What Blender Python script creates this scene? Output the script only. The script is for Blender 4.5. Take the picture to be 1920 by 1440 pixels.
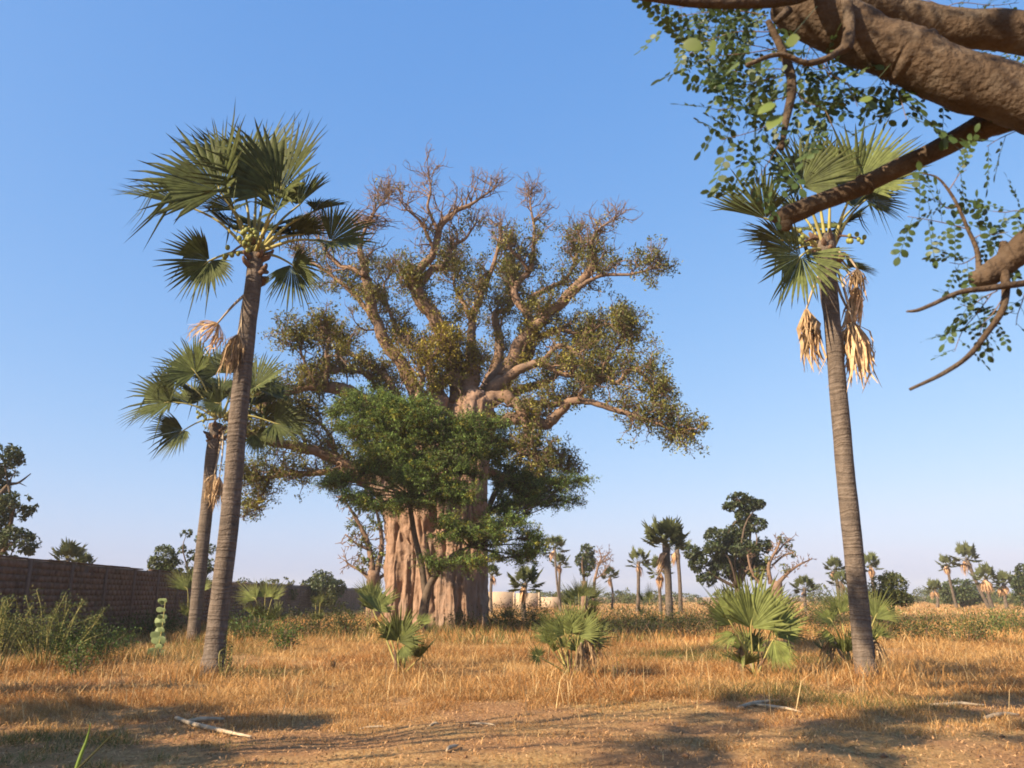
import bpy, math, random
import numpy as np
from mathutils import Vector, noise as mnoise

for o in list(bpy.data.objects):
    bpy.data.objects.remove(o, do_unlink=True)
sc = bpy.context.scene
col = sc.collection

# ------------------------------------------------------------------ camera
F = 1500.0                                   # focal length in photograph pixels (1920 wide)
CAMZ = 1.6
PITCH = math.atan(398.0 / F)
cam_data = bpy.data.cameras.new('camera')
cam = bpy.data.objects.new('camera', cam_data)
col.objects.link(cam)
cam.location = (0, 0, CAMZ)
cam.rotation_euler = (math.pi / 2 + PITCH, 0, 0)
cam_data.sensor_fit = 'HORIZONTAL'
cam_data.sensor_width = 36.0
cam_data.lens = 36.0 * F / 1920.0
cam_data.clip_start = 0.05
cam_data.clip_end = 6000
cam_data.dof.use_dof = True
cam_data.dof.focus_distance = 26.0
cam_data.dof.aperture_fstop = 5.6
sc.camera = cam

# ------------------------------------------------------------------ sky and sun
SUN_EL = math.radians(31)
SUN_AZ = (-0.83, -0.56)                      # horizontal direction towards the sun
_l = math.hypot(*SUN_AZ)
SUN_AZ = (SUN_AZ[0] / _l, SUN_AZ[1] / _l)
sun_dir = Vector((SUN_AZ[0] * math.cos(SUN_EL), SUN_AZ[1] * math.cos(SUN_EL), math.sin(SUN_EL)))
world = bpy.data.worlds.new('World')
sc.world = world
world.use_nodes = True
wn = world.node_tree.nodes
wl = world.node_tree.links
for n in list(wn):
    wn.remove(n)
wo = wn.new('ShaderNodeOutputWorld')
bg = wn.new('ShaderNodeBackground')
sky = wn.new('ShaderNodeTexSky')
sky.sky_type = 'NISHITA'
sky.sun_disc = False
sky.sun_elevation = SUN_EL
sky.sun_rotation = math.atan2(SUN_AZ[0], SUN_AZ[1])
sky.altitude = 0
sky.air_density = 1.0
sky.dust_density = 1.9
sky.ozone_density = 5.0
bg.inputs['Strength'].default_value = 0.10
# one response curve for the whole sky, as a camera rolls off a bright hazy horizon
SKY_S = 0.088; EXPO = 1.45
SKY_CURVE = ((0.155, 0.158, 0.98), (0.281, 0.362, 0.62), (0.564, 0.79, 0.32))   # per channel: from, to, power
ssep = wn.new('ShaderNodeSeparateColor'); scom = wn.new('ShaderNodeCombineColor')
wl.new(sky.outputs[0], ssep.inputs[0])
for ch, (l0, t0, g0) in enumerate(SKY_CURVE):
    S_ = SKY_S * 2 ** EXPO
    a_ = wn.new('ShaderNodeMath'); a_.operation = 'MULTIPLY'; a_.inputs[1].default_value = S_ / l0
    m_ = wn.new('ShaderNodeMath'); m_.operation = 'MINIMUM'; m_.inputs[1].default_value = 4.5
    b_ = wn.new('ShaderNodeMath'); b_.operation = 'POWER'; b_.inputs[1].default_value = g0
    c_ = wn.new('ShaderNodeMath'); c_.operation = 'MULTIPLY'; c_.inputs[1].default_value = t0 / S_
    wl.new(ssep.outputs[ch], a_.inputs[0]); wl.new(a_.outputs[0], m_.inputs[0]); wl.new(m_.outputs[0], b_.inputs[0]); wl.new(b_.outputs[0], c_.inputs[0]); wl.new(c_.outputs[0], scom.inputs[ch])
bg.inputs['Strength'].default_value = SKY_S
wl.new(scom.outputs[0], bg.inputs[0])
wl.new(bg.outputs[0], wo.inputs[0])
sd = bpy.data.lights.new('sun', 'SUN')
sd.energy = 4.9
sd.angle = math.radians(0.5)
sd.color = (1.0, 0.82, 0.59)
so = bpy.data.objects.new('sun', sd)
col.objects.link(so)
so.rotation_euler = sun_dir.to_track_quat('Z', 'Y').to_euler()
so.location = (-30, -10, 30)
sc.view_settings.view_transform = 'Standard'
sc.view_settings.look = 'None'
sc.view_settings.exposure = EXPO
sc.view_settings.gamma = 1.0
sc.view_settings.use_curve_mapping = False
sc.render.filter_size = 1.5 if hasattr(sc.render, 'filter_size') else 1.5
sc.cycles.max_bounces = 6
sc.cycles.diffuse_bounces = 3
sc.cycles.transmission_bounces = 4
sc.cycles.filter_width = 1.8

HAZE = 0.0004
# ------------------------------------------------------------------ numbers and helpers
rng = np.random.default_rng(7)
random.seed(7)
SP, CP = math.sin(PITCH), math.cos(PITCH)


def P(px, py, Y):
    """world point that lies at depth Y and shows at photograph pixel px, py"""
    u = (px - 960.0) / F
    v = (720.0 - py) / F
    den = CP - v * SP
    return np.array([u * Y / den, Y, CAMZ + Y * (SP + v * CP) / den])


def PXM(py, Y):
    """metres per photograph pixel at that row and depth"""
    v = (720.0 - py) / F
    return Y / (CP - v * SP) / F


def proj(p):
    p = np.asarray(p, float)
    x, y, z = p[..., 0], p[..., 1], p[..., 2] - CAMZ
    f = y * CP + z * SP
    up = -y * SP + z * CP
    return 960 + F * x / f, 720 - F * up / f


def vnoise(x, y, seed=0):
    x = np.asarray(x, float); y = np.asarray(y, float)
    xi = np.floor(x).astype(np.int64); yi = np.floor(y).astype(np.int64)
    fx = x - xi; fy = y - yi
    fx = fx * fx * (3 - 2 * fx); fy = fy * fy * (3 - 2 * fy)

    def h(a, b):
        n = (a * 374761393 + b * 668265263 + seed * 1442695041) & 0x7fffffff
        n = ((n ^ (n >> 13)) * 1274126177) & 0x7fffffff
        return ((n ^ (n >> 16)) & 0xffff) / 65535.0
    a = h(xi, yi); b = h(xi + 1, yi); c = h(xi, yi + 1); d = h(xi + 1, yi + 1)
    return (a * (1 - fx) + b * fx) * (1 - fy) + (c * (1 - fx) + d * fx) * fy


def fbm(x, y, seed=0, oct=4):
    s = 0; a = 0.5; f = 1.0
    for i in range(oct):
        s = s + a * vnoise(x * f, y * f, seed + i * 17)
        a *= 0.5; f *= 2.03
    return s / (1 - 0.5 ** oct)


def gh(x, y):
    """ground height"""
    x = np.asarray(x, float); y = np.asarray(y, float)
    d = np.hypot(x, y)
    fade = np.clip((d - 2) / 6, 0, 1) * np.clip((160 - d) / 80, 0, 1)
    z = 0.30 * (fbm(x * 0.16 + 3, y * 0.16 + 9, 5, 3) - 0.5)
    z = z + 0.06 * (fbm(x * 1.1, y * 1.1, 21, 3) - 0.5) * np.clip((40 - d) / 20, 0, 1)
    return z * fade


def G(px, py):
    """ground point under a photograph pixel"""
    v = (720.0 - py) / F
    den = CP - v * SP
    r = (SP + v * CP) / den
    Y = -CAMZ / min(r, -0.004)
    x = (px - 960.0) / F * Y / den
    return np.array([x, Y, float(gh(x, Y))])


def nrm(v):
    v = np.asarray(v, float)
    return v / max(1e-9, np.linalg.norm(v))


# ------------------------------------------------------------------ materials
def mat_new(name):
    m = bpy.data.materials.new(name)
    m.use_nodes = True
    nt = m.node_tree
    for n in list(nt.nodes):
        nt.nodes.remove(n)
    return m, nt.nodes, nt.links


def leaf_mat(name, rgb, transl=0.3, rough=0.55, gloss=0.04, var=0.25):
    """leaf colour = rgb times the per-leaf tint stored in 'tint'"""
    m, N, L = mat_new(name)
    out = N.new('ShaderNodeOutputMaterial')
    at = N.new('ShaderNodeAttribute'); at.attribute_name = 'tint'
    mix = N.new('ShaderNodeMix'); mix.data_type = 'RGBA'; mix.blend_type = 'MULTIPLY'
    mix.inputs['Factor'].default_value = 1.0
    mix.inputs['A'].default_value = (*rgb, 1)
    L.new(at.outputs['Color'], mix.inputs['B'])
    no = N.new('ShaderNodeTexNoise'); no.inputs['Scale'].default_value = 7.0; no.inputs['Detail'].default_value = 3
    tc = N.new('ShaderNodeTexCoord')
    L.new(tc.outputs['Object'], no.inputs['Vector'])
    mr = N.new('ShaderNodeMapRange')
    mr.inputs['From Min'].default_value = 0.3; mr.inputs['From Max'].default_value = 0.7
    mr.inputs['To Min'].default_value = 1 - var; mr.inputs['To Max'].default_value = 1 + var
    L.new(no.outputs['Fac'], mr.inputs['Value'])
    mu = N.new('ShaderNodeMix'); mu.data_type = 'RGBA'; mu.blend_type = 'MULTIPLY'
    mu.inputs['Factor'].default_value = 1.0
    L.new(mix.outputs['Result'], mu.inputs['A'])
    L.new(mr.outputs['Result'], mu.inputs['B'])
    pb = N.new('ShaderNodeBsdfPrincipled')
    pb.inputs['Roughness'].default_value = rough
    pb.inputs['Specular IOR Level'].default_value = gloss * 8
    L.new(mu.outputs['Result'], pb.inputs['Base Color'])
    tr = N.new('ShaderNodeBsdfTranslucent')
    L.new(mu.outputs['Result'], tr.inputs['Color'])
    ms = N.new('ShaderNodeMixShader'); ms.inputs[0].default_value = transl
    L.new(pb.outputs[0], ms.inputs[1]); L.new(tr.outputs[0], ms.inputs[2])
    L.new(ms.outputs[0], out.inputs[0])
    return m


def bark_mat(name, stops, scale=(3, 3, 3), detail=6, bump=0.4, bscale=14, ring=0.0, ring_freq=9.0, rough=0.85, patch=None):
    m, N, L = mat_new(name)
    out = N.new('ShaderNodeOutputMaterial')
    tc = N.new('ShaderNodeTexCoord')
    mp = N.new('ShaderNodeMapping'); mp.inputs['Scale'].default_value = scale
    L.new(tc.outputs['Object'], mp.inputs['Vector'])
    no = N.new('ShaderNodeTexNoise'); no.inputs['Scale'].default_value = 1.0
    no.inputs['Detail'].default_value = detail; no.inputs['Roughness'].default_value = 0.65
    L.new(mp.outputs[0], no.inputs['Vector'])
    cr = N.new('ShaderNodeValToRGB')
    els = cr.color_ramp.elements
    while len(els) < len(stops):
        els.new(0.5)
    for e, (p, c) in zip(els, stops):
        e.position = p; e.color = (*c, 1)
    L.new(no.outputs['Fac'], cr.inputs['Fac'])
    colr = cr.outputs['Color']
    if patch:
        pn = N.new('ShaderNodeTexNoise'); pn.inputs['Scale'].default_value = patch[1]; pn.inputs['Detail'].default_value = 7; pn.inputs['Roughness'].default_value = 0.7
        L.new(tc.outputs['Object'], pn.inputs['Vector'])
        pr = N.new('ShaderNodeMapRange'); pr.inputs['From Min'].default_value = 0.48; pr.inputs['From Max'].default_value = 0.66
        pr.inputs['To Max'].default_value = patch[2]
        L.new(pn.outputs['Fac'], pr.inputs['Value'])
        pm = N.new('ShaderNodeMix'); pm.data_type = 'RGBA'; pm.inputs['B'].default_value = (*patch[0], 1)
        L.new(pr.outputs[0], pm.inputs['Factor']); L.new(colr, pm.inputs['A'])
        colr = pm.outputs['Result']
    n2 = N.new('ShaderNodeTexNoise'); n2.inputs['Scale'].default_value = bscale; n2.inputs['Detail'].default_value = 5
    L.new(tc.outputs['Object'], n2.inputs['Vector'])
    hgt = n2.outputs['Fac']
    if ring > 0:
        sx = N.new('ShaderNodeSeparateXYZ'); L.new(tc.outputs['Object'], sx.inputs[0])
        dn = N.new('ShaderNodeTexNoise'); dn.inputs['Scale'].default_value = 1.2; dn.inputs['Detail'].default_value = 3
        L.new(tc.outputs['Object'], dn.inputs['Vector'])
        ma = N.new('ShaderNodeMath'); ma.operation = 'MULTIPLY_ADD'
        L.new(dn.outputs['Fac'], ma.inputs[0]); ma.inputs[1].default_value = 0.35
        L.new(sx.outputs['Z'], ma.inputs[2])
        nz = N.new('ShaderNodeTexNoise'); nz.noise_dimensions = '1D'
        nz.inputs['Scale'].default_value = ring_freq; nz.inputs['Detail'].default_value = 2
        L.new(ma.outputs[0], nz.inputs['W'])
        mr = N.new('ShaderNodeMapRange')
        mr.inputs['From Min'].default_value = 0.35; mr.inputs['From Max'].default_value = 0.62
        mr.inputs['To Min'].default_value = 1 - ring; mr.inputs['To Max'].default_value = 1 + ring * 0.6
        L.new(nz.outputs['Fac'], mr.inputs['Value'])
        mu = N.new('ShaderNodeMix'); mu.data_type = 'RGBA'; mu.blend_type = 'MULTIPLY'; mu.inputs['Factor'].default_value = 1
        L.new(colr, mu.inputs['A']); L.new(mr.outputs[0], mu.inputs['B'])
        colr = mu.outputs['Result']
        ad = N.new('ShaderNodeMath'); ad.operation = 'MULTIPLY_ADD'
        L.new(nz.outputs['Fac'], ad.inputs[0]); ad.inputs[1].default_value = 1.6
        L.new(n2.outputs['Fac'], ad.inputs[2])
        hgt = ad.outputs[0]
    bp = N.new('ShaderNodeBump'); bp.inputs['Strength'].default_value = bump; bp.inputs['Distance'].default_value = 0.05
    L.new(hgt, bp.inputs['Height'])
    pb = N.new('ShaderNodeBsdfPrincipled'); pb.inputs['Roughness'].default_value = rough
    pb.inputs['Specular IOR Level'].default_value = 0.2
    L.new(colr, pb.inputs['Base Color']); L.new(bp.outputs[0], pb.inputs['Normal'])
    L.new(pb.outputs[0], out.inputs[0])
    return m


M = {}
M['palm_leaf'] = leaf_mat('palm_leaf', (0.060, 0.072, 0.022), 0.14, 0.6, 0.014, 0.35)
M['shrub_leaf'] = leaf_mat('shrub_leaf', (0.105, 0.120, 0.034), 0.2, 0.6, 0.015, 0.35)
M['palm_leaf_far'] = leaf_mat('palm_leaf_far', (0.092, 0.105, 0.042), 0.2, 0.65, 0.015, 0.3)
M['dead_leaf'] = leaf_mat('dead_leaf', (0.42, 0.285, 0.16), 0.2, 0.8, 0.02, 0.45)
M['petiole'] = bark_mat('petiole', [(0.3, (0.22, 0.2, 0.06)), (0.7, (0.34, 0.29, 0.11))], (2, 2, 2), bump=0.1)
M['baobab_leaf'] = leaf_mat('baobab_leaf', (0.118, 0.128, 0.026), 0.28, 0.55, 0.05, 0.3)
M['acacia_leaf'] = leaf_mat('acacia_leaf', (0.108, 0.158, 0.036), 0.36, 0.6, 0.03, 0.3)
M['tree_leaf'] = leaf_mat('tree_leaf', (0.055, 0.072, 0.021), 0.22, 0.55, 0.05, 0.3)
M['bush_leaf'] = leaf_mat('bush_leaf', (0.085, 0.095, 0.028), 0.3, 0.6, 0.03, 0.3)
M['moringa_leaf'] = leaf_mat('moringa_leaf', (0.050, 0.080, 0.022), 0.3, 0.5, 0.05, 0.25)
M['weed_leaf'] = leaf_mat('weed_leaf', (0.20, 0.245, 0.105), 0.25, 0.6, 0.04, 0.2)
M['grass'] = leaf_mat('grass', (1, 1, 1), 0.3, 0.7, 0.02, 0.15)
M['baobab_bark'] = bark_mat('baobab_bark', [(0.25, (0.10, 0.062, 0.040)), (0.42, (0.20, 0.122, 0.080)), (0.6, (0.275, 0.172, 0.118)), (0.8, (0.31, 0.225, 0.175))],
                            (2.6, 2.6, 0.7), 9, 0.9, 7, patch=((0.17, 0.135, 0.11), 0.55, 0.6))
M['limb_bark'] = bark_mat('limb_bark', [(0.25, (0.085, 0.052, 0.034)), (0.5, (0.175, 0.108, 0.070)), (0.75, (0.26, 0.175, 0.12))], (2.2, 2.2, 2.2), 9, 0.7, 9, patch=((0.11, 0.085, 0.068), 0.8, 0.5))
M['twig'] = bark_mat('twig', [(0.3, (0.12, 0.075, 0.052)), (0.7, (0.20, 0.13, 0.09))], (2, 2, 2), bump=0.1)
M['palm_trunk'] = bark_mat('palm_trunk', [(0.25, (0.060, 0.045, 0.035)), (0.5, (0.115, 0.087, 0.066)), (0.75, (0.17, 0.132, 0.104))],
                           (7, 7, 3), 9, 0.6, 26, ring=0.17, ring_freq=13.0, patch=((0.052, 0.040, 0.032), 1.1, 0.6))
M['boot'] = bark_mat('boot', [(0.3, (0.07, 0.04, 0.025)), (0.7, (0.19, 0.115, 0.075))], (6, 6, 6), bump=0.5)
M['moringa_bark'] = bark_mat('moringa_bark', [(0.25, (0.028, 0.018, 0.011)), (0.45, (0.060, 0.039, 0.024)), (0.62, (0.082, 0.054, 0.034)), (0.8, (0.12, 0.088, 0.060))], (7, 7, 7), 11, 0.5, 45, patch=((0.13, 0.105, 0.08), 9.0, 0.45))
M['dark_bark'] = bark_mat('dark_bark', [(0.3, (0.055, 0.04, 0.028)), (0.7, (0.13, 0.092, 0.065))], (3, 3, 3), bump=0.4)
M['fruit'] = bark_mat('fruit', [(0.3, (0.13, 0.15, 0.035)), (0.7, (0.22, 0.22, 0.06))], (8, 8, 8), bump=0.05, rough=0.45)
M['nest'] = bark_mat('nest', [(0.3, (0.13, 0.075, 0.045)), (0.7, (0.25, 0.155, 0.095))], (6, 6, 6), bump=0.3)
M['stick'] = bark_mat('stick', [(0.3, (0.22, 0.16, 0.10)), (0.7, (0.46, 0.37, 0.26))], (6, 6, 6), bump=0.2)
M['brick'] = bark_mat('brick', [(0.25, (0.085, 0.048, 0.030)), (0.5, (0.15, 0.088, 0.058)), (0.75, (0.21, 0.135, 0.09))], (4, 4, 4), 6, 0.5, 30, patch=((0.06, 0.042, 0.032), 0.7, 0.7))
M['mortar'] = bark_mat('mortar', [(0.3, (0.075, 0.048, 0.033)), (0.7, (0.13, 0.09, 0.064))], (5, 5, 5), 6, 0.4, 30)
M['pillar'] = bark_mat('pillar', [(0.3, (0.08, 0.048, 0.033)), (0.7, (0.14, 0.088, 0.062))], (4, 4, 4), 6, 0.4, 30)
M['tan_wall'] = bark_mat('tan_wall', [(0.3, (0.33, 0.235, 0.155)), (0.7, (0.45, 0.335, 0.225))], (1, 1, 1), 6, 0.2, 8)
M['stone'] = bark_mat('stone', [(0.3, (0.13, 0.07, 0.038)), (0.7, (0.27, 0.15, 0.08))], (9, 9, 9), 5, 0.3, 30)


def ground_mat():
    m, N, L = mat_new('ground')
    out = N.new('ShaderNodeOutputMaterial')
    tc = N.new('ShaderNodeTexCoord')

    def noise(scale, detail=6, rough=0.6, vec=None):
        n = N.new('ShaderNodeTexNoise')
        n.inputs['Scale'].default_value = scale; n.inputs['Detail'].default_value = detail
        n.inputs['Roughness'].default_value = rough
        L.new(vec or tc.outputs['Object'], n.inputs['Vector'])
        return n

    def ramp(src, stops):
        cr = N.new('ShaderNodeValToRGB')
        els = cr.color_ramp.elements
        while len(els) < len(stops):
            els.new(0.5)
        for e, (p, c) in zip(els, stops):
            e.position = p; e.color = (*c, 1)
        L.new(src, cr.inputs['Fac'])
        return cr
    fine = noise(16, 8, 0.72)
    soil = ramp(fine.outputs['Fac'], [(0.28, (0.125, 0.062, 0.028)), (0.5, (0.25, 0.135, 0.063)), (0.72, (0.34, 0.20, 0.10))])
    mp = N.new('ShaderNodeMapping'); mp.inputs['Scale'].default_value = (22, 9, 22); mp.inputs['Rotation'].default_value = (0, 0, 0.5)
    L.new(tc.outputs['Object'], mp.inputs['Vector'])
    st = noise(1.0, 6, 0.75, mp.outputs[0])
    straw = ramp(st.outputs['Fac'], [(0.3, (0.15, 0.080, 0.030)), (0.5, (0.31, 0.185, 0.075)), (0.68, (0.46, 0.30, 0.14))])
    big = noise(0.45, 5, 0.6)
    bm = ramp(big.outputs['Fac'], [(0.42, (0, 0, 0)), (0.58, (1, 1, 1))])
    mx = N.new('ShaderNodeMix'); mx.data_type = 'RGBA'
    L.new(bm.outputs['Color'], mx.inputs['Factor']); L.new(soil.outputs['Color'], mx.inputs['A']); L.new(straw.outputs['Color'], mx.inputs['B'])
    g = noise(0.11, 4, 0.6)
    gm = ramp(g.outputs['Fac'], [(0.52, (0, 0, 0)), (0.72, (0.55, 0.55, 0.55))])
    mg = N.new('ShaderNodeMix'); mg.data_type = 'RGBA'
    L.new(gm.outputs['Color'], mg.inputs['Factor']); L.new(mx.outputs['Result'], mg.inputs['A'])
    mg.inputs['B'].default_value = (0.15, 0.14, 0.045, 1)
    bp = N.new('ShaderNodeBump'); bp.inputs['Strength'].default_value = 0.8; bp.inputs['Distance'].default_value = 0.04
    b2 = noise(9, 9, 0.75)
    L.new(b2.outputs['Fac'], bp.inputs['Height'])
    pb = N.new('ShaderNodeBsdfPrincipled'); pb.inputs['Roughness'].default_value = 0.95
    pb.inputs['Specular IOR Level'].default_value = 0.1
    L.new(mg.outputs['Result'], pb.inputs['Base Color']); L.new(bp.outputs[0], pb.inputs['Normal'])
    L.new(pb.outputs[0], out.inputs[0])
    return m


M['ground'] = ground_mat()


# ------------------------------------------------------------------ mesh building
class MB:
    def __init__(self):
        self.v = []; self.f = []; self.t = []; self.n = 0

    def add(self, v, f, tint=None):
        v = np.asarray(v, np.float32).reshape(-1, 3); f = np.asarray(f, np.int64).reshape(-1, 3)
        if len(v) == 0:
            return
        self.v.append(v); self.f.append(f + self.n)
        if tint is None:
            tint = np.ones((len(v), 3), np.float32)
        tint = np.asarray(tint, np.float32)
        if tint.ndim == 1:
            tint = np.repeat(tint[None], len(v), 0)
        self.t.append(tint); self.n += len(v)

    def mesh(self, name, origin=(0, 0, 0), smooth=False):
        me = bpy.data.meshes.new(name)
        v = np.concatenate(self.v) - np.asarray(origin, np.float32)
        f = np.concatenate(self.f)
        me.vertices.add(len(v)); me.vertices.foreach_set('co', v.astype(np.float32).ravel())
        me.loops.add(len(f) * 3); me.loops.foreach_set('vertex_index', f.astype(np.int32).ravel())
        me.polygons.add(len(f)); me.polygons.foreach_set('loop_start', np.arange(0, len(f) * 3, 3, dtype=np.int32))
        if smooth:
            me.polygons.foreach_set('use_smooth', np.ones(len(f), bool))
        me.update(calc_edges=True)
        a = me.attributes.new('tint', 'FLOAT_COLOR', 'POINT')
        t = np.concatenate(self.t)
        a.data.foreach_set('color', np.concatenate([t, np.ones((len(t), 1), np.float32)], 1).ravel())
        return me


def link(name, me, mat=None, parent=None, loc=(0, 0, 0)):
    o = bpy.data.objects.new(name, me)
    col.objects.link(o)
    o.location = loc
    if parent is not None:
        o.parent = parent
    if mat is not None and not me.materials:
        me.materials.append(M[mat])
    return o


def obj(name, mb, mat, parent=None, origin=None, smooth=False, kind=None):
    """one mesh object; vertices are world points, stored relative to the thing's base"""
    if origin is None:
        origin = root_loc(parent) if parent is not None else (0, 0, 0)
    me = mb.mesh(name, origin, smooth)
    o = link(name, me, mat, parent, (0, 0, 0) if parent is not None else tuple(origin))
    if kind:
        o['kind'] = kind
    return o


def root_loc(o):
    while o.parent is not None:
        o = o.parent
    return tuple(o.location)


def thing(name, label, cat, loc=(0, 0, 0), group=None):
    o = bpy.data.objects.new(name, None)
    o.empty_display_size = 0.2
    col.objects.link(o)
    o.location = tuple(float(c) for c in loc)
    o['label'] = label; o['category'] = cat
    if group:
        o['group'] = group
    return o


def tag(o, label, cat, group=None):
    o['label'] = label; o['category'] = cat
    if group:
        o['group'] = group
    return o


def smooth_path(pts, rad, n):
    pts = np.asarray(pts, float); rad = np.asarray(rad, float)
    if len(pts) < 3 or n <= 1:
        return pts, rad
    q = np.vstack([2 * pts[0] - pts[1], pts, 2 * pts[-1] - pts[-2]])
    out = []; ro = []
    for i in range(len(pts) - 1):
        p0, p1, p2, p3 = q[i], q[i + 1], q[i + 2], q[i + 3]
        for k in range(n):
            t = k / n
            out.append(0.5 * ((2 * p1) + (p2 - p0) * t + (2 * p0 - 5 * p1 + 4 * p2 - p3) * t * t + (3 * p1 - p0 - 3 * p2 + p3) * t ** 3))
            ro.append(rad[i] * (1 - t) + rad[i + 1] * t)
    out.append(pts[-1]); ro.append(rad[-1])
    return np.array(out), np.array(ro)


def tube(pts, rad, sides=8, sub=1, wob=0.0, seed=0, cap=True):
    pts, rad = smooth_path(pts, rad, sub)
    n = len(pts)
    tan = np.gradient(pts, axis=0)
    tan /= np.maximum(np.linalg.norm(tan, axis=1, keepdims=True), 1e-9)
    ref = np.array([0, 0, 1.0]) if abs(tan[0][2]) < 0.9 else np.array([1.0, 0, 0])
    x = nrm(np.cross(tan[0], ref))
    X = np.empty((n, 3)); Yv = np.empty((n, 3))
    for i in range(n):
        x = x - tan[i] * np.dot(x, tan[i]); x = nrm(x)
        X[i] = x; Yv[i] = np.cross(tan[i], x)
    ang = np.linspace(0, 2 * math.pi, sides, endpoint=False)
    c, s = np.cos(ang), np.sin(ang)
    R = np.repeat(rad[:, None], sides, 1)
    if wob > 0:
        rg = np.random.default_rng(seed + 11)
        w = rg.normal(0, 1, (n, sides))
        w = (w + np.roll(w, 1, 1) + np.roll(w, -1, 1)) / 3
        w[1:-1] = (w[:-2] + w[1:-1] + w[2:]) / 3
        R = R * (1 + wob * 2.0 * w)
    v = pts[:, None, :] + R[:, :, None] * (c[None, :, None] * X[:, None, :] + s[None, :, None] * Yv[:, None, :])
    v = v.reshape(-1, 3)
    i = np.arange(n - 1)[:, None] * sides; k = np.arange(sides)[None]
    a = i + k; b = i + (k + 1) % sides
    f = np.stack([np.stack([a, b, b + sides], -1), np.stack([a, b + sides, a + sides], -1)], 2).reshape(-1, 3)
    if cap:
        v = np.vstack([v, pts[0], pts[-1]])
        k = np.arange(sides); m = n * sides
        f = np.vstack([f, np.stack([(k + 1) % sides, k, np.full(sides, m)], 1),
                       np.stack([(n - 1) * sides + k, (n - 1) * sides + (k + 1) % sides, np.full(sides, m + 1)], 1)])
    return v, f


def prisms(A, B, ra, rb, tint=None):
    """many straight 3-sided twigs at once"""
    A = np.asarray(A, float); B = np.asarray(B, float); n = len(A)
    d = B - A; d /= np.maximum(np.linalg.norm(d, axis=1, keepdims=True), 1e-9)
    ref = np.where(np.abs(d[:, 2:3]) < 0.9, np.array([[0, 0, 1.0]]), np.array([[1.0, 0, 0]]))
    x = np.cross(d, ref); x /= np.linalg.norm(x, axis=1, keepdims=True); y = np.cross(d, x)
    ra = np.broadcast_to(ra, n); rb = np.broadcast_to(rb, n)
    V = np.empty((n, 6, 3))
    for k in range(3):
        a = 2 * math.pi * k / 3
        o = math.cos(a) * x + math.sin(a) * y
        V[:, k] = A + o * ra[:, None]; V[:, k + 3] = B + o * rb[:, None]
    f0 = []
    for k in range(3):
        j = (k + 1) % 3
        f0 += [[k, j, j + 3], [k, j + 3, k + 3]]
    f = (np.array(f0)[None] + (np.arange(n) * 6)[:, None, None]).reshape(-1, 3)
    return V.reshape(-1, 3), f


def leaf_quads(pos, size, rg, up=0.3, aspect=0.5, tint=None, dirs=None, fold=0.15):
    """leaf-shaped folded rhombs at random attitudes"""
    n = len(pos)
    d = rg.normal(0, 1, (n, 3)) if dirs is None else dirs + rg.normal(0, 0.45, (n, 3))
    d /= np.maximum(np.linalg.norm(d, axis=1, keepdims=True), 1e-9)
    nn = rg.normal(0, 1, (n, 3)); nn[:, 2] = np.abs(nn[:, 2]) + up * 2
    s = np.cross(d, nn); s /= np.maximum(np.linalg.norm(s, axis=1, keepdims=True), 1e-9)
    nn = np.cross(s, d)
    L = (size * rg.uniform(0.7, 1.3, n))[:, None]
    W = L * aspect * 0.5
    V = np.empty((n, 4, 3))
    V[:, 0] = pos - d * L * 0.5
    V[:, 1] = pos + s * W + nn * L * fold + d * L * 0.05
    V[:, 2] = pos + d * L * 0.5
    V[:, 3] = pos - s * W + nn * L * fold + d * L * 0.05
    f = (np.array([[0, 1, 2], [0, 2, 3]])[None] + (np.arange(n) * 4)[:, None, None]).reshape(-1, 3)
    if tint is None:
        tint = np.ones((n, 3))
    return V.reshape(-1, 3), f, np.repeat(tint, 4, 0)


def tints(n, rg, lo=0.75, hi=1.25, hue=0.12):
    b = rg.uniform(lo, hi, (n, 1))
    h = rg.normal(0, hue, (n, 1))
    return np.concatenate([b * (1 + h), b, b * (1 - h)], 1).clip(0.05, 4)


def box(lo, hi, mb=None, tint=None):
    lo = np.asarray(lo, float); hi = np.asarray(hi, float)
    v = np.array([[x, y, z] for x in (lo[0], hi[0]) for y in (lo[1], hi[1]) for z in (lo[2], hi[2])])
    f = [[0, 1, 3], [0, 3, 2], [4, 6, 7], [4, 7, 5], [0, 4, 5], [0, 5, 1], [2, 3, 7], [2, 7, 6], [0, 2, 6], [0, 6, 4], [1, 5, 7], [1, 7, 3]]
    if mb is None:
        mb = MB()
    mb.add(v, f, tint)
    return mb


# ================================================================== THE GROUND
def axis_coords(lo, hi, step, far):
    core = list(np.arange(lo, hi, step))
    a = []; s = step; p = hi
    while p < far[1]:
        a.append(p); s *= 1.12; p += s
    a.append(far[1])
    b = []; s = step; p = lo - step
    while p > far[0]:
        b.append(p); s *= 1.12; p -= s
    b.append(far[0])
    return np.array(b[::-1] + core + a)


gx = axis_coords(-14, 14, 0.16, (-1100, 1100))
gy = axis_coords(3, 30, 0.16, (-300, 1500))
GX, GY = np.meshgrid(gx, gy)
GZ = gh(GX, GY)
clod = (fbm(GX * 5, GY * 5, 77, 3) - 0.5) * 0.07 * np.clip((18 - np.hypot(GX, GY)) / 6, 0, 1)
gv = np.stack([GX, GY, GZ + clod - 0.005], -1).reshape(-1, 3)
nx, ny = len(gx), len(gy)
ii = (np.arange(ny - 1)[:, None] * nx + np.arange(nx - 1)[None]).ravel()
gf = np.concatenate([np.stack([ii, ii + 1, ii + nx + 1], 1), np.stack([ii, ii + nx + 1, ii + nx], 1)])
mb = MB(); mb.add(gv, gf)
ground = obj('ground', mb, 'ground', smooth=True)
ground['kind'] = 'structure'
ground['label'] = 'dry sandy ground with straw coloured litter'


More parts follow.
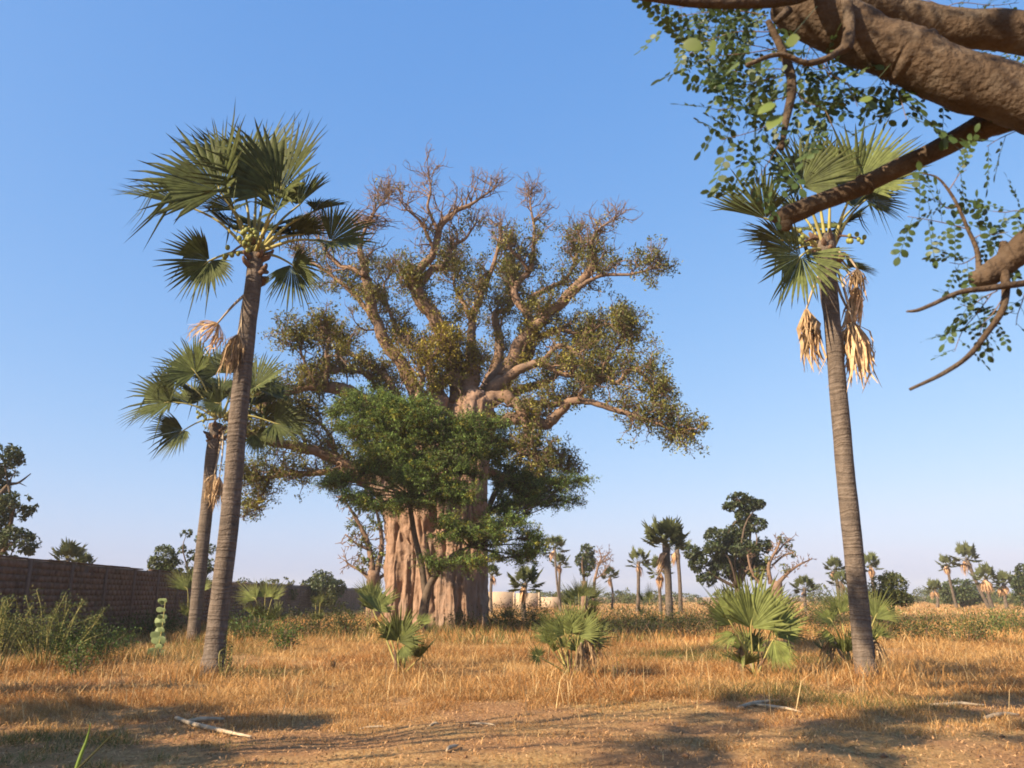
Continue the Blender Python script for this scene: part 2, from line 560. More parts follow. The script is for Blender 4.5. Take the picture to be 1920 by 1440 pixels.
# ------------------------------------------------------------------ dry grass
def blades(mb, x, y, h, w, lean, tint, rg, levels=3):
    n = len(x)
    z = gh(x, y) - 0.01
    a = rg.uniform(0, 2 * math.pi, n)
    wx, wy = np.cos(a) * w * 0.5, np.sin(a) * w * 0.5
    la = rg.uniform(0, 2 * math.pi, n)
    lx, ly = np.cos(la) * lean * h, np.sin(la) * lean * h
    b = np.stack([x, y, z], 1)
    W = np.stack([wx, wy, np.zeros(n)], 1)
    if levels == 3:
        m = b + np.stack([lx * 0.3, ly * 0.3, h * 0.55], 1)
        t = b + np.stack([lx, ly, h * (1 - 0.35 * np.minimum(lean, 1.8))], 1)
        V = np.stack([b - W, b + W, m - W * 0.8, m + W * 0.8, t], 1)
        f0 = np.array([[0, 1, 3], [0, 3, 2], [2, 3, 4]])
        k = 5
    else:
        t = b + np.stack([lx, ly, h], 1)
        V = np.stack([b - W, b + W, t], 1)
        f0 = np.array([[0, 1, 2]]); k = 3
    f = (f0[None] + (np.arange(n) * k)[:, None, None]).reshape(-1, 3)
    mb.add(V.reshape(-1, 3), f, np.repeat(tint, k, 0))


def grass_tint(x, y, rg):
    n = len(x)
    straw = np.array([0.42, 0.245, 0.09]); rust = np.array([0.30, 0.14, 0.043]); pale = np.array([0.50, 0.34, 0.16]); green = np.array([0.11, 0.115, 0.032])
    k = fbm(x * 0.5, y * 0.5, 41, 3)[:, None]
    k = np.clip((k - 0.5) * 2.2 + 0.5, 0, 1)
    t = straw * (1 - k) + rust * k
    p = rg.uniform(0, 1, (n, 1))
    t = np.where(p > 0.82, pale, t)
    g = fbm(x * 0.22 + 50, y * 0.22, 63, 3)
    gprob = np.clip((g - 0.60) * 4, 0, 0.7) + 0.02 + np.clip((np.hypot(x + 1.5, y - 36) < 8.5) * 0.35, 0, 1) + (np.abs(x + 12) < 5) * (np.abs(y - 30) < 10) * 0.3
    t = np.where(rg.uniform(0, 1, (n, 1)) < gprob[:, None], green, t)
    return t * rg.uniform(0.75, 1.5, (n, 1))


def scatter(n, y0, y1, rg, pw=1.0):
    """random ground points inside the view's width, between two depths"""
    u = rg.uniform(0, 1, n)
    y = y0 + (y1 - y0) * u ** pw
    half = 0.69 * y + 1.5
    x = rg.uniform(-1, 1, n) * half
    return x, y


rg = np.random.default_rng(101)
mb = MB()
# near, thin and short, clumped
def cover(x, y):
    """how thickly the ground is grassed, 0..1"""
    base = np.clip((y - 8.5) / 5.0, 0.0, 1.0)
    c = fbm(x * 0.42 + 7, y * 0.42, 91, 3)
    c2 = fbm(x * 2.3, y * 2.3, 93, 2)
    d = np.clip(base * 0.72 + (c - 0.5) * 1.5 + (c2 - 0.5) * 1.9, 0.02, 1)
    bare = np.exp(-(((x + 0.2) / 3.6) ** 2 + ((y - 9.6) / 2.4) ** 2))
    return d * (1 - 0.8 * bare)


x, y = scatter(300000, 5.0, 15.0, rg, 0.75)
d = cover(x, y)
keep = rg.uniform(0, 1, len(x)) < d
x, y, d = x[keep], y[keep], d[keep]
h = (0.035 + 0.105 * d) * rg.gamma(4, 0.25, len(x)).clip(0.3, 2.2)
blades(mb, x, y, h, rg.uniform(0.003, 0.008, len(x)), rg.uniform(0.2, 2.2, len(x)), grass_tint(x, y, rg), rg)
x, y = scatter(300000, 13.0, 30.0, rg, 0.8)
d = cover(x, y)
keep = rg.uniform(0, 1, len(x)) < 0.08 + d
x, y, d = x[keep], y[keep], d[keep]
h = (0.06 + 0.15 * d) * rg.gamma(4, 0.25, len(x)).clip(0.3, 2.2)
blades(mb, x, y, h, rg.uniform(0.005, 0.012, len(x)), rg.uniform(0.4, 2.6, len(x)), grass_tint(x, y, rg), rg)
x, y = scatter(150000, 28.0, 62.0, rg, 0.9)
d = cover(x, y)
h = (0.10 + 0.20 * d) * rg.gamma(4, 0.25, len(x)).clip(0.3, 2.0)
blades(mb, x, y, h, rg.uniform(0.015, 0.04, len(x)), rg.uniform(0.1, 0.9, len(x)), grass_tint(x, y, rg), rg, 2)
x, y = scatter(110000, 60.0, 240.0, rg, 1.0)
h = 0.24 * rg.gamma(4, 0.25, len(x)).clip(0.3, 2.0)
blades(mb, x, y, h, rg.uniform(0.04, 0.11, len(x)), rg.uniform(0.1, 0.9, len(x)), grass_tint(x, y, rg) * np.array([1.0, 1.04, 1.15]), rg, 2)  # farthest blades tinted paler and bluer to imitate haze
# thicker tufts against the palm feet, walls and bushes
for (bx, by, n, sd_, hh) in [(398, 17.3, 1500, 0.35, 0.30), (360, 29.5, 900, 0.5, 0.35), (1622, 16.6, 1600, 0.4, 0.3), (748, 17.6, 900, 0.4, 0.25), (1075, 17.7, 1200, 0.5, 0.25), (1420, 17.4, 1200, 0.5, 0.25),
                             (1600, 18.2, 1300, 0.6, 0.3), (100, 19.5, 2200, 1.2, 0.35), (305, 21.5, 700, 0.5, 0.3), (830, 39.0, 2500, 2.5, 0.5)]:
    c = P(bx, 1118, by)
    x = c[0] + rg.normal(0, sd_, n); y = by + rg.normal(0, sd_, n)
    blades(mb, x, y, hh * rg.gamma(4, 0.25, n).clip(0.3, 2), rg.uniform(0.006, 0.014, n), rg.uniform(0.1, 1.2, n), grass_tint(x, y, rg), rg)
grass = obj('dry_grass', mb, 'grass', kind='stuff')
tag(grass, 'dry golden grass covering the field', 'grass')

# tall single stems standing above the grass
mb = MB()
x, y = scatter(1000, 11.0, 34.0, rg, 0.9)
h = rg.uniform(0.35, 0.75, len(x))
blades(mb, x, y, h, rg.uniform(0.006, 0.012, len(x)), rg.uniform(0.1, 0.5, len(x)), np.array([0.55, 0.40, 0.2]) * rg.uniform(0.7, 1.2, (len(x), 1)), rg)
o = obj('tall_grass_stems', mb, 'grass', kind='stuff')
tag(o, 'pale tall grass stems sticking out of the dry grass', 'grass')

# leaf litter and chips on the bare soil
mb = MB()
x, y = scatter(34000, 5.2, 16.0, rg, 0.75)
pos = np.stack([x, y, gh(x, y) + 0.015 + rg.uniform(0, 0.02, len(x))], 1)
tt = np.array([0.46, 0.27, 0.13]) * rg.uniform(0.35, 1.35, (len(x), 1))
dd = rg.normal(0, 1, (len(x), 3)); dd[:, 2] *= 0.1
v, f, t = leaf_quads(pos, 0.05, rg, 2.5, 0.32, tt, dd, 0.08)
mb.add(v, f, t)
o = obj('leaf_litter', mb, 'grass', kind='stuff')
tag(o, 'scattered dead leaf litter on bare brown soil', 'leaf litter')


# ================================================================== PALMS
def fan(H, A, N, R, half=115, nseg=46, fold=0.34, droop=0.12, split=0.55, rg=rng, dry=0.25, ragged=0.06, base=1.0):
    """pleated fan leaf: hub H, axis A, upper face N, radius R, half spread in degrees"""
    half = min(half * 1.12, 142)
    a = nrm(A); n = np.asarray(N, float); n = nrm(n - a * np.dot(n, a)); s = np.cross(n, a)
    half = math.radians(half); dl = half / nseg
    th = np.linspace(-half + dl, half - dl, nseg)
    ts = np.array([0.05, 0.3, split, 0.62 + 0.3 * split, 1.0])
    Lk = R * (1 - 0.48 * np.abs(th / half) ** 1.6) * (1 + rg.normal(0, ragged, nseg))
    jit = rg.normal(0, dl * 0.5, nseg)
    dj = rg.normal(0, 0.07, nseg)
    broken = rg.uniform(0, 1, nseg) < ragged * 1.2
    V = np.empty((nseg, 5, 3, 3)); T = np.empty((nseg, 5, 3, 3))
    segt = rg.uniform(0.8, 1.2, nseg)
    for j, t in enumerate(ts):
        post = max(0.0, (t - split) / (1 - split))
        ang = th + jit * post
        d = np.cos(ang)[:, None] * a + np.sin(ang)[:, None] * s
        p = np.cos(ang + math.pi / 2)[:, None] * a + np.sin(ang + math.pi / 2)[:, None] * s
        r = (Lk * t)[:, None]
        w = R * min(t, split) * math.tan(dl) * (1 - post) ** 0.8 * 1.03
        lift = n[None] * (fold * R * t * np.abs(np.sin(th))[:, None] * 1.2)
        dr = np.array([0, 0, -1.0])[None] * (R * (droop * t * t + np.abs(dj) * 0.7 * post ** 2 + np.where(broken, 0.55 * post, 0)))[:, None]
        side = n[None] * (R * dj * post ** 2)[:, None] * 0.8
        c = np.asarray(H)[None] + d * r * np.where(broken & (post > 0), 0.82, 1.0)[:, None] + lift + dr + side
        el = [n[None] * (fold * R * t * 1.2 * (np.abs(np.sin(th + e * dl)) - np.abs(np.sin(th)))[:, None]) * (1 - post) for e in (-1, 1)]
        V[:, j, 0] = c - p * w + el[0]; V[:, j, 1] = c + n[None] * (w * 0.75); V[:, j, 2] = c + p * w + el[1]
        tip = post ** 2 * dry
        g = np.array([1.0, 1.0, 1.0]) * base; b = np.array([2.6, 1.75, 1.8])
        T[:, j] = ((g * (1 - tip) + b * tip)[None] * segt[:, None])[:, None, :]
    f0 = []
    for j in range(4):
        for k in range(2):
            q = j * 3 + k
            f0 += [[q, q + 1, q + 4], [q, q + 4, q + 3]]
    f = (np.array(f0)[None] + (np.arange(nseg) * 15)[:, None, None]).reshape(-1, 3)
    return V.reshape(-1, 3), f, T.reshape(-1, 3)


def add_leaf(root, base, H, tip, N, half=115, rg=rng, mat='palm_leaf', droop=0.12, fold=0.34, nseg=46, prad=0.03, name='leaf',
             dry=0.25, ragged=0.06, tone=1.0, sag=0.10, splt=0.55, petiole=True):
    base = np.asarray(base, float); H = np.asarray(H, float); tip = np.asarray(tip, float)
    R = np.linalg.norm(tip - H)
    mb = MB()
    v, f, t = fan(H, tip - H, N, R, half, nseg, fold, droop, splt, rg, dry, ragged, tone)
    mb.add(v, f, t)
    lf = obj(name, mb, mat, root)
    if petiole:
        mid = (base + H) / 2 + np.array([0, 0, sag * np.linalg.norm(H - base)])
        v, f = tube([base, mid, H, H + nrm(tip - H) * R * 0.18], [prad * 1.7, prad, prad * 0.75, prad * 0.25], 6, 4)
        mb = MB(); mb.add(v, f)
        obj('petiole', mb, 'petiole' if mat != 'dead_leaf' else 'stick', lf, smooth=True)
    return lf


def hanging_leaf(root, base, H, end, rg, width, tone=1.0, nst=70, name='dead_leaf'):
    """collapsed dry fan: a tuft of limp strips hanging from H towards end"""
    H = np.asarray(H, float); end = np.asarray(end, float)
    L = np.linalg.norm(end - H); ax = nrm(end - H)
    mb = MB()
    sx = nrm(np.cross(ax, [0.2, 1.0, 0.1])); sy = np.cross(ax, sx)
    for k in range(nst):
        a = rg.uniform(0, 2 * math.pi); q = math.sqrt(rg.uniform(0.03, 1))
        o = (sx * math.cos(a) + sy * math.sin(a)) * width * q
        ln = L * rg.uniform(0.4, 1.1)
        p0 = H + o * 0.12
        p1 = H + o * 0.75 + ax * ln * 0.38 + rg.normal(0, 0.03, 3) * L
        p2 = H + o * (0.95 + rg.uniform(-0.15, 0.15)) + ax * ln * 0.72 + rg.normal(0, 0.035, 3) * L
        p3 = H + o * (1.05 + rg.uniform(-0.45, 0.35)) + ax * ln + rg.normal(0, 0.05, 3) * L
        w = L * rg.uniform(0.010, 0.034)
        wd = nrm(np.cross(ax, rg.normal(0, 1, 3)))
        vs = []
        for p, ww in ((p0, 0.4), (p1, 1.0), (p2, 0.9), (p3, 0.1)):
            vs += [p - wd * w * ww, p + wd * w * ww]
        f = []
        for j in range(3):
            q0 = j * 2
            f += [[q0, q0 + 1, q0 + 3], [q0, q0 + 3, q0 + 2]]
        mb.add(vs, f, np.array([1, 1, 1]) * tone * rg.uniform(0.55, 1.3))
    lf = obj(name, mb, 'dead_leaf', root)
    mid = (np.asarray(base) + H) / 2 + rg.normal(0, 0.05, 3)
    v, f = tube([base, mid, H], [0.04, 0.03, 0.02], 6, 4)
    mb = MB(); mb.add(v, f, np.array([1, 1, 1]))
    obj('petiole', mb, 'stick', lf, smooth=True)
    return lf


def trunk_px(pts, Y, dY=0.0):
    """pixel rows (px, py, width in px) -> points and radii at depth Y"""
    n = len(pts)
    out = []; rad = []
    for i, (px, py, w) in enumerate(pts):
        yy = Y + dY * i / max(1, n - 1)
        out.append(P(px, py, yy)); rad.append(w * 0.46 * PXM(py, yy))
    return np.array(out), np.array(rad)


def ground_foot(p, r, flare=1.25):
    z = float(gh(p[0], p[1]))
    return np.array([p[0], p[1], z - 0.25]), r * flare


def big_palm(label, Y, trunk, crown, leaves, seed, fruit=(), dead=(), dY=0.0, back=6, group=None, tone=1.0):
    rg = np.random.default_rng(seed)
    pts, rad = trunk_px(trunk, Y, dY)
    foot, fr = ground_foot(pts[0], rad[0])
    root = thing('palm_tree', label, 'palm tree', (foot[0], foot[1], float(gh(foot[0], foot[1]))), group)
    pp = np.vstack([foot, pts]); rr = np.concatenate([[fr], rad])
    v, f = tube(pp, rr, 18, 9, 0.025, seed)
    mb = MB(); mb.add(v, f); obj('trunk', mb, 'palm_trunk', root, smooth=True)
    top = pts[-1]; tr = rad[-1]
    Yc = Y + dY
    # ragged sheath of old leaf bases under the crown
    for k in range(16):
        a = rg.uniform(0, 2 * math.pi); z0 = -rg.uniform(0.0, 0.75)
        o = np.array([math.cos(a), math.sin(a), 0])
        b = top + o * tr * 0.9 + np.array([0, 0, z0])
        e = b + o * rg.uniform(0.10, 0.26) + np.array([0, 0, rg.uniform(0.05, 0.34)])
        v, f = tube([b - o * tr * 0.3, (b + e) / 2 + o * 0.05, e], [0.075, 0.06, 0.025], 5, 2, 0.1, k)
        mb = MB(); mb.add(v, f); obj('leaf_base', mb, 'boot', root)
    C = P(crown[0], crown[1], Yc)
    for (hx, hy, hd, tx, ty, td, N, half, drp) in leaves:
        H = P(hx, hy, Yc + hd); T = P(tx, ty, Yc + td)
        N = nrm(N) + rg.normal(0, 0.17, 3)
        out = nrm((H - C) * np.array([1, 1, 0.2])) * tr * 0.7
        add_leaf(root, C + out * 0.9 - np.array([0, 0, 0.25]), H, T, N, half, rg, droop=drp, ragged=0.07, tone=tone * rg.uniform(0.75, 1.2), fold=rg.uniform(0.35, 0.62))
    for k in range(back):
        a = 2 * math.pi * (k + 0.3) / back
        d = nrm([math.cos(a) * 0.8, 0.45 + 0.6 * abs(math.sin(a)), rg.uniform(-0.1, 0.9)])
        s = PXM(crown[1], Yc) * 100
        H = C + d * s * 0.85; T = H + nrm(d + np.array([0, 0.1, 0.1])) * s * rg.uniform(0.9, 1.1)
        add_leaf(root, C - np.array([0, 0, 0.2]), H, T, nrm(np.array([-d[0] * d[2], -d[1] * d[2], 1.2])), 105, rg, tone=tone * 0.9)
    for (bx, by, hx, hy, ex, ey, dd, wpx, tn) in dead:
        hanging_leaf(root, P(bx, by, Yc + dd * 0.3), P(hx, hy, Yc + dd), P(ex, ey, Yc + dd), rg, wpx * PXM(hy, Yc), tn)
    for (fx, fy, fd, n, rpx) in fruit:
        cmb = MB()
        c = P(fx, fy, Yc + fd)
        v, f = tube([C, (C + c) / 2 + np.array([0, 0, 0.1]), c], [0.04, 0.03, 0.02], 5, 3)
        cmb.add(v, f)
        cl = obj('fruit_cluster', cmb, 'boot', root, smooth=True)
        for k in range(n):
            q = c + rg.normal(0, 1, 3) * np.array([1, 0.6, 1]) * rpx * PXM(fy, Yc)
            sph = bpy.data.meshes.new('fruit')
            rr_ = 0.055 * rg.uniform(0.85, 1.15)
            mbf = MB()
            u = np.linspace(0, math.pi, 7)
            pts_ = [q + np.array([0, 0, -math.cos(t) * rr_ * 1.15]) for t in u]
            v, f = tube(pts_, np.maximum(np.sin(u) * rr_, 0.003), 8)
            mbf.add(v, f)
            obj('fruit', mbf, 'fruit', cl, smooth=True)
    return root


CAMF = (0, -1, 0.25)     # a leaf that turns its face to the viewer
big_palm('tallest palm, with green fruit in its crown and a dry leaf hanging on its trunk', 17.3,
         [(397, 1264, 54), (400, 1240, 47), (403, 1220, 44), (412, 1130, 40), (432, 960, 38), (447, 780, 37), (463, 620, 36), (474, 540, 33), (480, 478, 30)],
         (478, 456),
         [(355, 388, -0.2, 220, 358, -0.3, (0.15, -0.6, 1), 58, 0.0),
          (413, 359, -0.5, 388, 232, -0.4, (0.05, -1, 0.1), 125, 0.06),
          (525, 362, -0.5, 540, 222, -0.5, (-0.1, -1, 0.0), 118, 0.05),
          (452, 330, 0.5, 430, 238, 0.9, (0.1, -1, 0.3), 110, 0.05),
          (480, 335, 0.6, 478, 238, 1.2, (0.1, -1, 0.4), 105, 0.05),
          (590, 396, 0.2, 660, 372, 0.3, (-0.3, -0.5, 1), 90, 0.15),
          (560, 385, 0.5, 620, 330, 0.8, (-0.4, -0.8, 0.5), 95, 0.10),
          (518, 398, -1.0, 572, 352, -1.3, (-0.5, -0.9, 0.2), 110, 0.10),
          (619, 453, -0.3, 710, 450, -0.4, (-0.2, -0.75, 0.9), 100, 0.12),
          (547, 496, 0.2, 600, 556, 0.2, (-0.5, -0.6, 0.5), 85, 0.15),
          (393, 489, -0.4, 318, 545, -0.6, (0.25, -1, 0.3), 112, 0.08),
          (500, 340, 1.0, 520, 262, 1.6, (0.0, -1, 0.5), 100, 0.05),
          (440, 395, 0.3, 380, 390, 0.6, (0.2, -0.6, 1.0), 95, 0.2),
          (560, 440, 0.8, 625, 430, 1.3, (-0.2, -0.4, 1.0), 95, 0.25)],
         11, fruit=[(462, 450, -0.55, 14, 9), (474, 438, -0.5, 8, 8), (428, 478, -0.35, 7, 7)],
         dead=[(468, 545, 408, 606, 372, 648, -0.35, 34, 1.25), (466, 545, 446, 628, 432, 705, -0.38, 24, 0.75), (470, 540, 452, 640, 440, 690, -0.34, 16, 0.6)], dY=0.5, back=5)

big_palm('shorter palm half hidden behind the trunk of a taller palm by the wall', 29.5,
         [(360, 1203, 27), (366, 1160, 26), (378, 1040, 26), (390, 930, 25), (398, 850, 26), (406, 795, 24)],
         (414, 773),
         [(367, 699, -0.5, 318, 645, -0.5, (0.1, -1, 0.2), 115, 0.05),
          (322, 754, -0.4, 226, 766, -0.5, (0.1, -0.75, 0.7), 100, 0.12),
          (344, 807, -0.6, 288, 850, -0.8, (0.25, -1, 0.3), 95, 0.1),
          (411, 757, -1.0, 362, 745, -1.3, (0.2, -1, 0.5), 110, 0.1),
          (345, 716, 0.0, 283, 700, 0.2, (0.1, -0.8, 0.6), 95, 0.12),
          (478, 727, -0.3, 545, 678, -0.3, (-0.2, -0.9, 0.35), 105, 0.05),
          (490, 735, 0.4, 563, 748, 0.5, (-0.2, -0.6, 0.9), 100, 0.2),
          (514, 793, -0.3, 590, 808, -0.4, (-0.2, -0.9, 0.6), 80, 0.1),
          (410, 700, 0.6, 400, 640, 0.9, (0, -1, 0.3), 110, 0.05),
          (447, 700, 0.6, 472, 650, 0.9, (0, -1, 0.3), 110, 0.05),
          (480, 815, 0.5, 510, 850, 0.6, (-0.3, -0.7, 0.6), 90, 0.15),
          (360, 760, 0.6, 312, 720, 1.2, (0, -0.8, 0.6), 100, 0.1)],
         12, fruit=[(376, 779, -0.6, 11, 6)],
         dead=[(415, 820, 402, 890, 396, 945, -0.55, 15, 0.75), (418, 810, 411, 895, 403, 955, -0.6, 12, 1.2)], dY=0.5, back=5)

big_palm('lone tall palm with straw coloured dead leaves hanging below its crown', 16.6,
         [(1625, 1276, 52), (1623, 1250, 45), (1620, 1230, 42), (1612, 1150, 39), (1597, 1000, 38), (1582, 850, 36), (1569, 700, 34), (1560, 600, 32), (1552, 530, 36), (1549, 470, 40), (1549, 445, 34)],
         (1549, 452),
         [(1436, 410, -0.4, 1318, 384, -0.5, (0.1, -0.9, 0.55), 95, 0.0),
          (1502, 350, -0.6, 1492, 246, -0.6, (0.05, -1, 0.05), 125, 0.05),
          (1607, 348, -0.4, 1652, 226, -0.5, (-0.1, -1, 0.0), 108, 0.05),
          (1623, 375, 0.1, 1696, 392, 0.1, (-0.1, -1, 0.35), 90, 0.12),
          (1502, 480, -0.6, 1450, 568, -0.8, (0.2, -1, 0.25), 95, 0.06),
          (1560, 345, 0.5, 1568, 252, 0.9, (0, -1, 0.3), 105, 0.05),
          (1530, 340, 0.7, 1520, 262, 1.2, (0, -1, 0.4), 100, 0.05),
          (1590, 500, 0.3, 1640, 505, 0.4, (-0.2, -0.5, 0.9), 80, 0.3),
          (1600, 390, 0.8, 1660, 340, 1.4, (-0.3, -0.8, 0.6), 100, 0.1),
          (1500, 400, 0.8, 1440, 370, 1.3, (0.3, -0.7, 0.8), 95, 0.12)],
         13, fruit=[(1505, 455, -0.3, 8, 8), (1606, 447, -0.3, 7, 8)],
         dead=[(1545, 500, 1512, 580, 1527, 692, -0.1, 20, 1.0), (1560, 480, 1598, 605, 1606, 722, -0.2, 34, 1.2),
               (1556, 490, 1606, 610, 1612, 700, 0.1, 26, 1.0), (1562, 470, 1608, 505, 1604, 560, -0.25, 22, 0.8), (1560, 480, 1606, 535, 1592, 640, 0.0, 14, 1.3)], dY=0.6, back=5, tone=1.15)


def shrub_palm(label, base_px, Y, leaves, seed, dead=(), tone=1.0, group='shrub palms in the dry grass', extra=0, R=0.8, splt=0.42):
    """stemless young palm: leaves rising straight from the ground"""
    rg = np.random.default_rng(seed)
    b = P(base_px[0], base_px[1], Y); b[2] = float(gh(b[0], b[1]))
    root = thing('shrub_palm', label, 'palm', b, group)
    # short split stump of old leaf stalks
    for k in range(7):
        a = rg.uniform(0, 2 * math.pi); o = np.array([math.cos(a), math.sin(a), 0])
        v, f = tube([b + o * 0.03 - np.array([0, 0, 0.1]), b + o * 0.09 + np.array([0, 0, 0.2]), b + o * rg.uniform(0.12, 0.3) + np.array([0, 0, rg.uniform(0.3, 0.6)])],
                    [0.035, 0.028, 0.012], 5, 3)
        mb = MB(); mb.add(v, f); obj('old_stalk', mb, 'boot', root, smooth=True)
    for (hx, hy, hd, tx, ty, td, N, half, drp) in leaves:
        H = P(hx, hy, Y + hd); T = P(tx, ty, Y + td)
        add_leaf(root, b + np.array([rg.normal(0, .05), rg.normal(0, .05), -0.05]), H, T, N, half, rg, mat='shrub_leaf', droop=drp * 0.6, fold=0.22, nseg=34, prad=0.018, sag=0.04, tone=tone * rg.uniform(0.85, 1.2), ragged=0.09, dry=0.3, splt=splt)
    for k in range(extra):
        a = rg.uniform(0, 2 * math.pi); el = rg.uniform(0.35, 1.3)
        d = np.array([math.cos(a) * math.cos(el), math.sin(a) * math.cos(el), math.sin(el)])
        H = b + d * R * rg.uniform(0.7, 1.1); T = H + nrm(d + np.array([0, 0, 0.25])) * R * rg.uniform(0.7, 1.0)
        add_leaf(root, b - np.array([0, 0, 0.05]), H, T, nrm([-d[0], -d[1], 0.6 + 0.4 * rg.uniform()]), rg.uniform(55, 90), rg, mat='shrub_leaf', droop=0.05, fold=0.25, nseg=28, prad=0.016, sag=0.04, tone=tone * rg.uniform(0.75, 1.15), ragged=0.1, splt=splt)
    for (hx, hy, ex, ey, dd, wpx, tn) in dead:
        hanging_leaf(root, b + np.array([0, 0, 0.1]), P(hx, hy, Y + dd), P(ex, ey, Y + dd), rg, wpx * PXM(hy, Y), tn, 40)
    return root


shrub_palm('small shrub palm of few broad leaves standing in grass before the baobab trunk', (748, 1262), 17.6,
           [(746, 1203, -0.3, 772, 1128, -0.4, (0.1, -1, 0.3), 78, 0.05),
            (745, 1200, -0.25, 708, 1150, -0.4, (0.3, -1, 0.5), 45, 0.05),
            (716, 1152, 0.1, 658, 1096, 0.0, (0.6, -0.25, 0.7), 38, 0.02),
            (762, 1205, -0.1, 800, 1228, -0.2, (-0.2, -0.8, 0.8), 55, 0.25),
            (755, 1212, -0.3, 772, 1242, -0.5, (-0.2, -1, 0.4), 55, 0.1),
            (700, 1145, 0.5, 722, 1082, 0.7, (0.2, -1, 0.3), 75, 0.05),
            (785, 1170, 0.4, 815, 1150, 0.6, (-0.4, -0.8, 0.4), 60, 0.1)], 21, extra=1, R=0.6, splt=0.55)
shrub_palm('bushy shrub palm with brown dead leaves at its base and one leaf lying out sideways', (1075, 1258), 17.7,
           [(1046, 1196, -0.1, 1000, 1140, -0.1, (0.3, -1, 0.4), 70, 0.05),
            (1060, 1190, -0.3, 1045, 1125, -0.3, (0.1, -1, 0.3), 80, 0.05),
            (1085, 1192, -0.3, 1110, 1128, -0.3, (-0.1, -1, 0.3), 80, 0.05),
            (1098, 1195, -0.1, 1150, 1150, -0.1, (-0.3, -1, 0.5), 75, 0.06),
            (1105, 1205, 0.1, 1168, 1194, 0.2, (-0.2, -0.7, 1), 70, 0.12),
            (1070, 1185, 0.4, 1082, 1120, 0.8, (0, -1, 0.4), 90, 0.05),
            (1040, 1205, 0.4, 990, 1172, 0.7, (0.3, -0.7, 0.8), 75, 0.1),
            (1009, 1231, -0.4, 984, 1214, -0.5, (0.2, -1, 0.5), 120, 0.05)], 22,
           dead=[(1100, 1200, 1108, 1258, -0.2, 16, 0.8), (1118, 1200, 1122, 1240, -0.1, 12, 0.9), (1090, 1205, 1088, 1262, -0.3, 10, 0.6)], extra=3, R=0.7, tone=1.05)
shrub_palm('dark green shrub palm rising behind the one with brown dead base leaves', (1092, 1172), 31.0,
           [(1075, 1130, -0.2, 1042, 1088, 0, (0.5, -0.4, 0.5), 45, 0.03),
            (1085, 1120, 0, 1080, 1078, 0.2, (0.2, -0.7, 0.5), 70, 0.03),
            (1098, 1118, 0, 1110, 1078, 0.2, (0, -0.7, 0.5), 70, 0.03),
            (1108, 1122, 0.1, 1138, 1098, 0.3, (-0.2, -0.5, 0.8), 70, 0.08),
            (1105, 1135, -0.1, 1140, 1128, 0, (-0.2, -0.5, 1), 70, 0.1),
            (1068, 1135, 0.3, 1050, 1108, 0.6, (0.3, -0.5, 0.6), 70, 0.05)], 23, extra=7, R=1.0, tone=0.6)
shrub_palm('largest shrub palm with a wide upright fan leaf, close beside the lone tall palm', (1420, 1262), 17.4,
           [(1408, 1178, -0.4, 1424, 1062, -0.4, (-0.05, -1, 0.2), 72, 0.03),
            (1372, 1172, -0.1, 1320, 1092, 0.0, (0.3, -1, 0.4), 62, 0.04),
            (1385, 1170, 0.2, 1372, 1080, 0.3, (0.25, -1, 0.3), 60, 0.03),
            (1445, 1185, -0.2, 1498, 1110, -0.2, (-0.3, -1, 0.3), 60, 0.04),
            (1455, 1195, 0.1, 1515, 1150, 0.2, (-0.2, -0.8, 0.7), 60, 0.12),
            (1450, 1200, -0.3, 1485, 1262, -0.4, (-0.4, -0.9, 0.3), 50, 0.15),
            (1380, 1190, -0.1, 1330, 1205, -0.2, (0.2, -0.6, 0.9), 45, 0.3),
            (1425, 1165, 0.5, 1450, 1080, 0.9, (-0.1, -1, 0.4), 75, 0.05)], 24,
           dead=[(1462, 1205, 1470, 1262, 0.0, 12, 0.8), (1390, 1210, 1385, 1262, 0.0, 8, 0.7)], extra=2, R=0.8, tone=1.2, splt=0.55)
shrub_palm('tangled shrub palm growing right behind the foot of the lone tall palm', (1600, 1262), 18.2,
           [(1560, 1165, 0, 1512, 1128, 0.1, (0.3, -0.8, 0.6), 80, 0.12),
            (1575, 1150, 0.2, 1548, 1095, 0.3, (0.2, -1, 0.4), 80, 0.06),
            (1560, 1190, -0.2, 1520, 1200, -0.3, (0.2, -0.7, 0.8), 60, 0.3),
            (1640, 1160, 0.2, 1668, 1100, 0.4, (-0.3, -0.9, 0.4), 70, 0.06),
            (1645, 1190, 0.1, 1680, 1180, 0.2, (-0.3, -0.7, 0.8), 60, 0.2),
            (1605, 1145, 0.6, 1615, 1085, 1.0, (0, -1, 0.4), 80, 0.06)], 25,
           dead=[(1560, 1195, 1550, 1250, 0.0, 14, 0.7), (1640, 1200, 1655, 1258, 0.0, 14, 0.7)], extra=6, R=0.85, tone=0.85)
shrub_palm('shrub palm between the close pair of palms and the baobab, before the far wall', (497, 1152), 34.0,
           [(480, 1125, -0.2, 440, 1098, 0, (0.3, -0.9, 0.5), 60, 0.05),
            (497, 1120, 0, 500, 1078, 0, (0, -1, 0.3), 75, 0.03),
            (510, 1122, 0, 540, 1088, 0, (-0.3, -1, 0.4), 60, 0.05)], 26, extra=6, R=1.0, tone=1.0)
shrub_palm('large leaved shrub palm against the brick wall behind the shorter palm', (357, 1150), 33.5,
           [(352, 1108, 0, 312, 1062, 0.1, (0.3, -0.9, 0.5), 40, 0.03),
            (362, 1105, 0.2, 352, 1055, 0.3, (0.1, -1, 0.3), 50, 0.03),
            (372, 1110, 0.2, 405, 1075, 0.4, (-0.2, -1, 0.4), 50, 0.05)], 27, extra=4, R=1.0, tone=0.9)
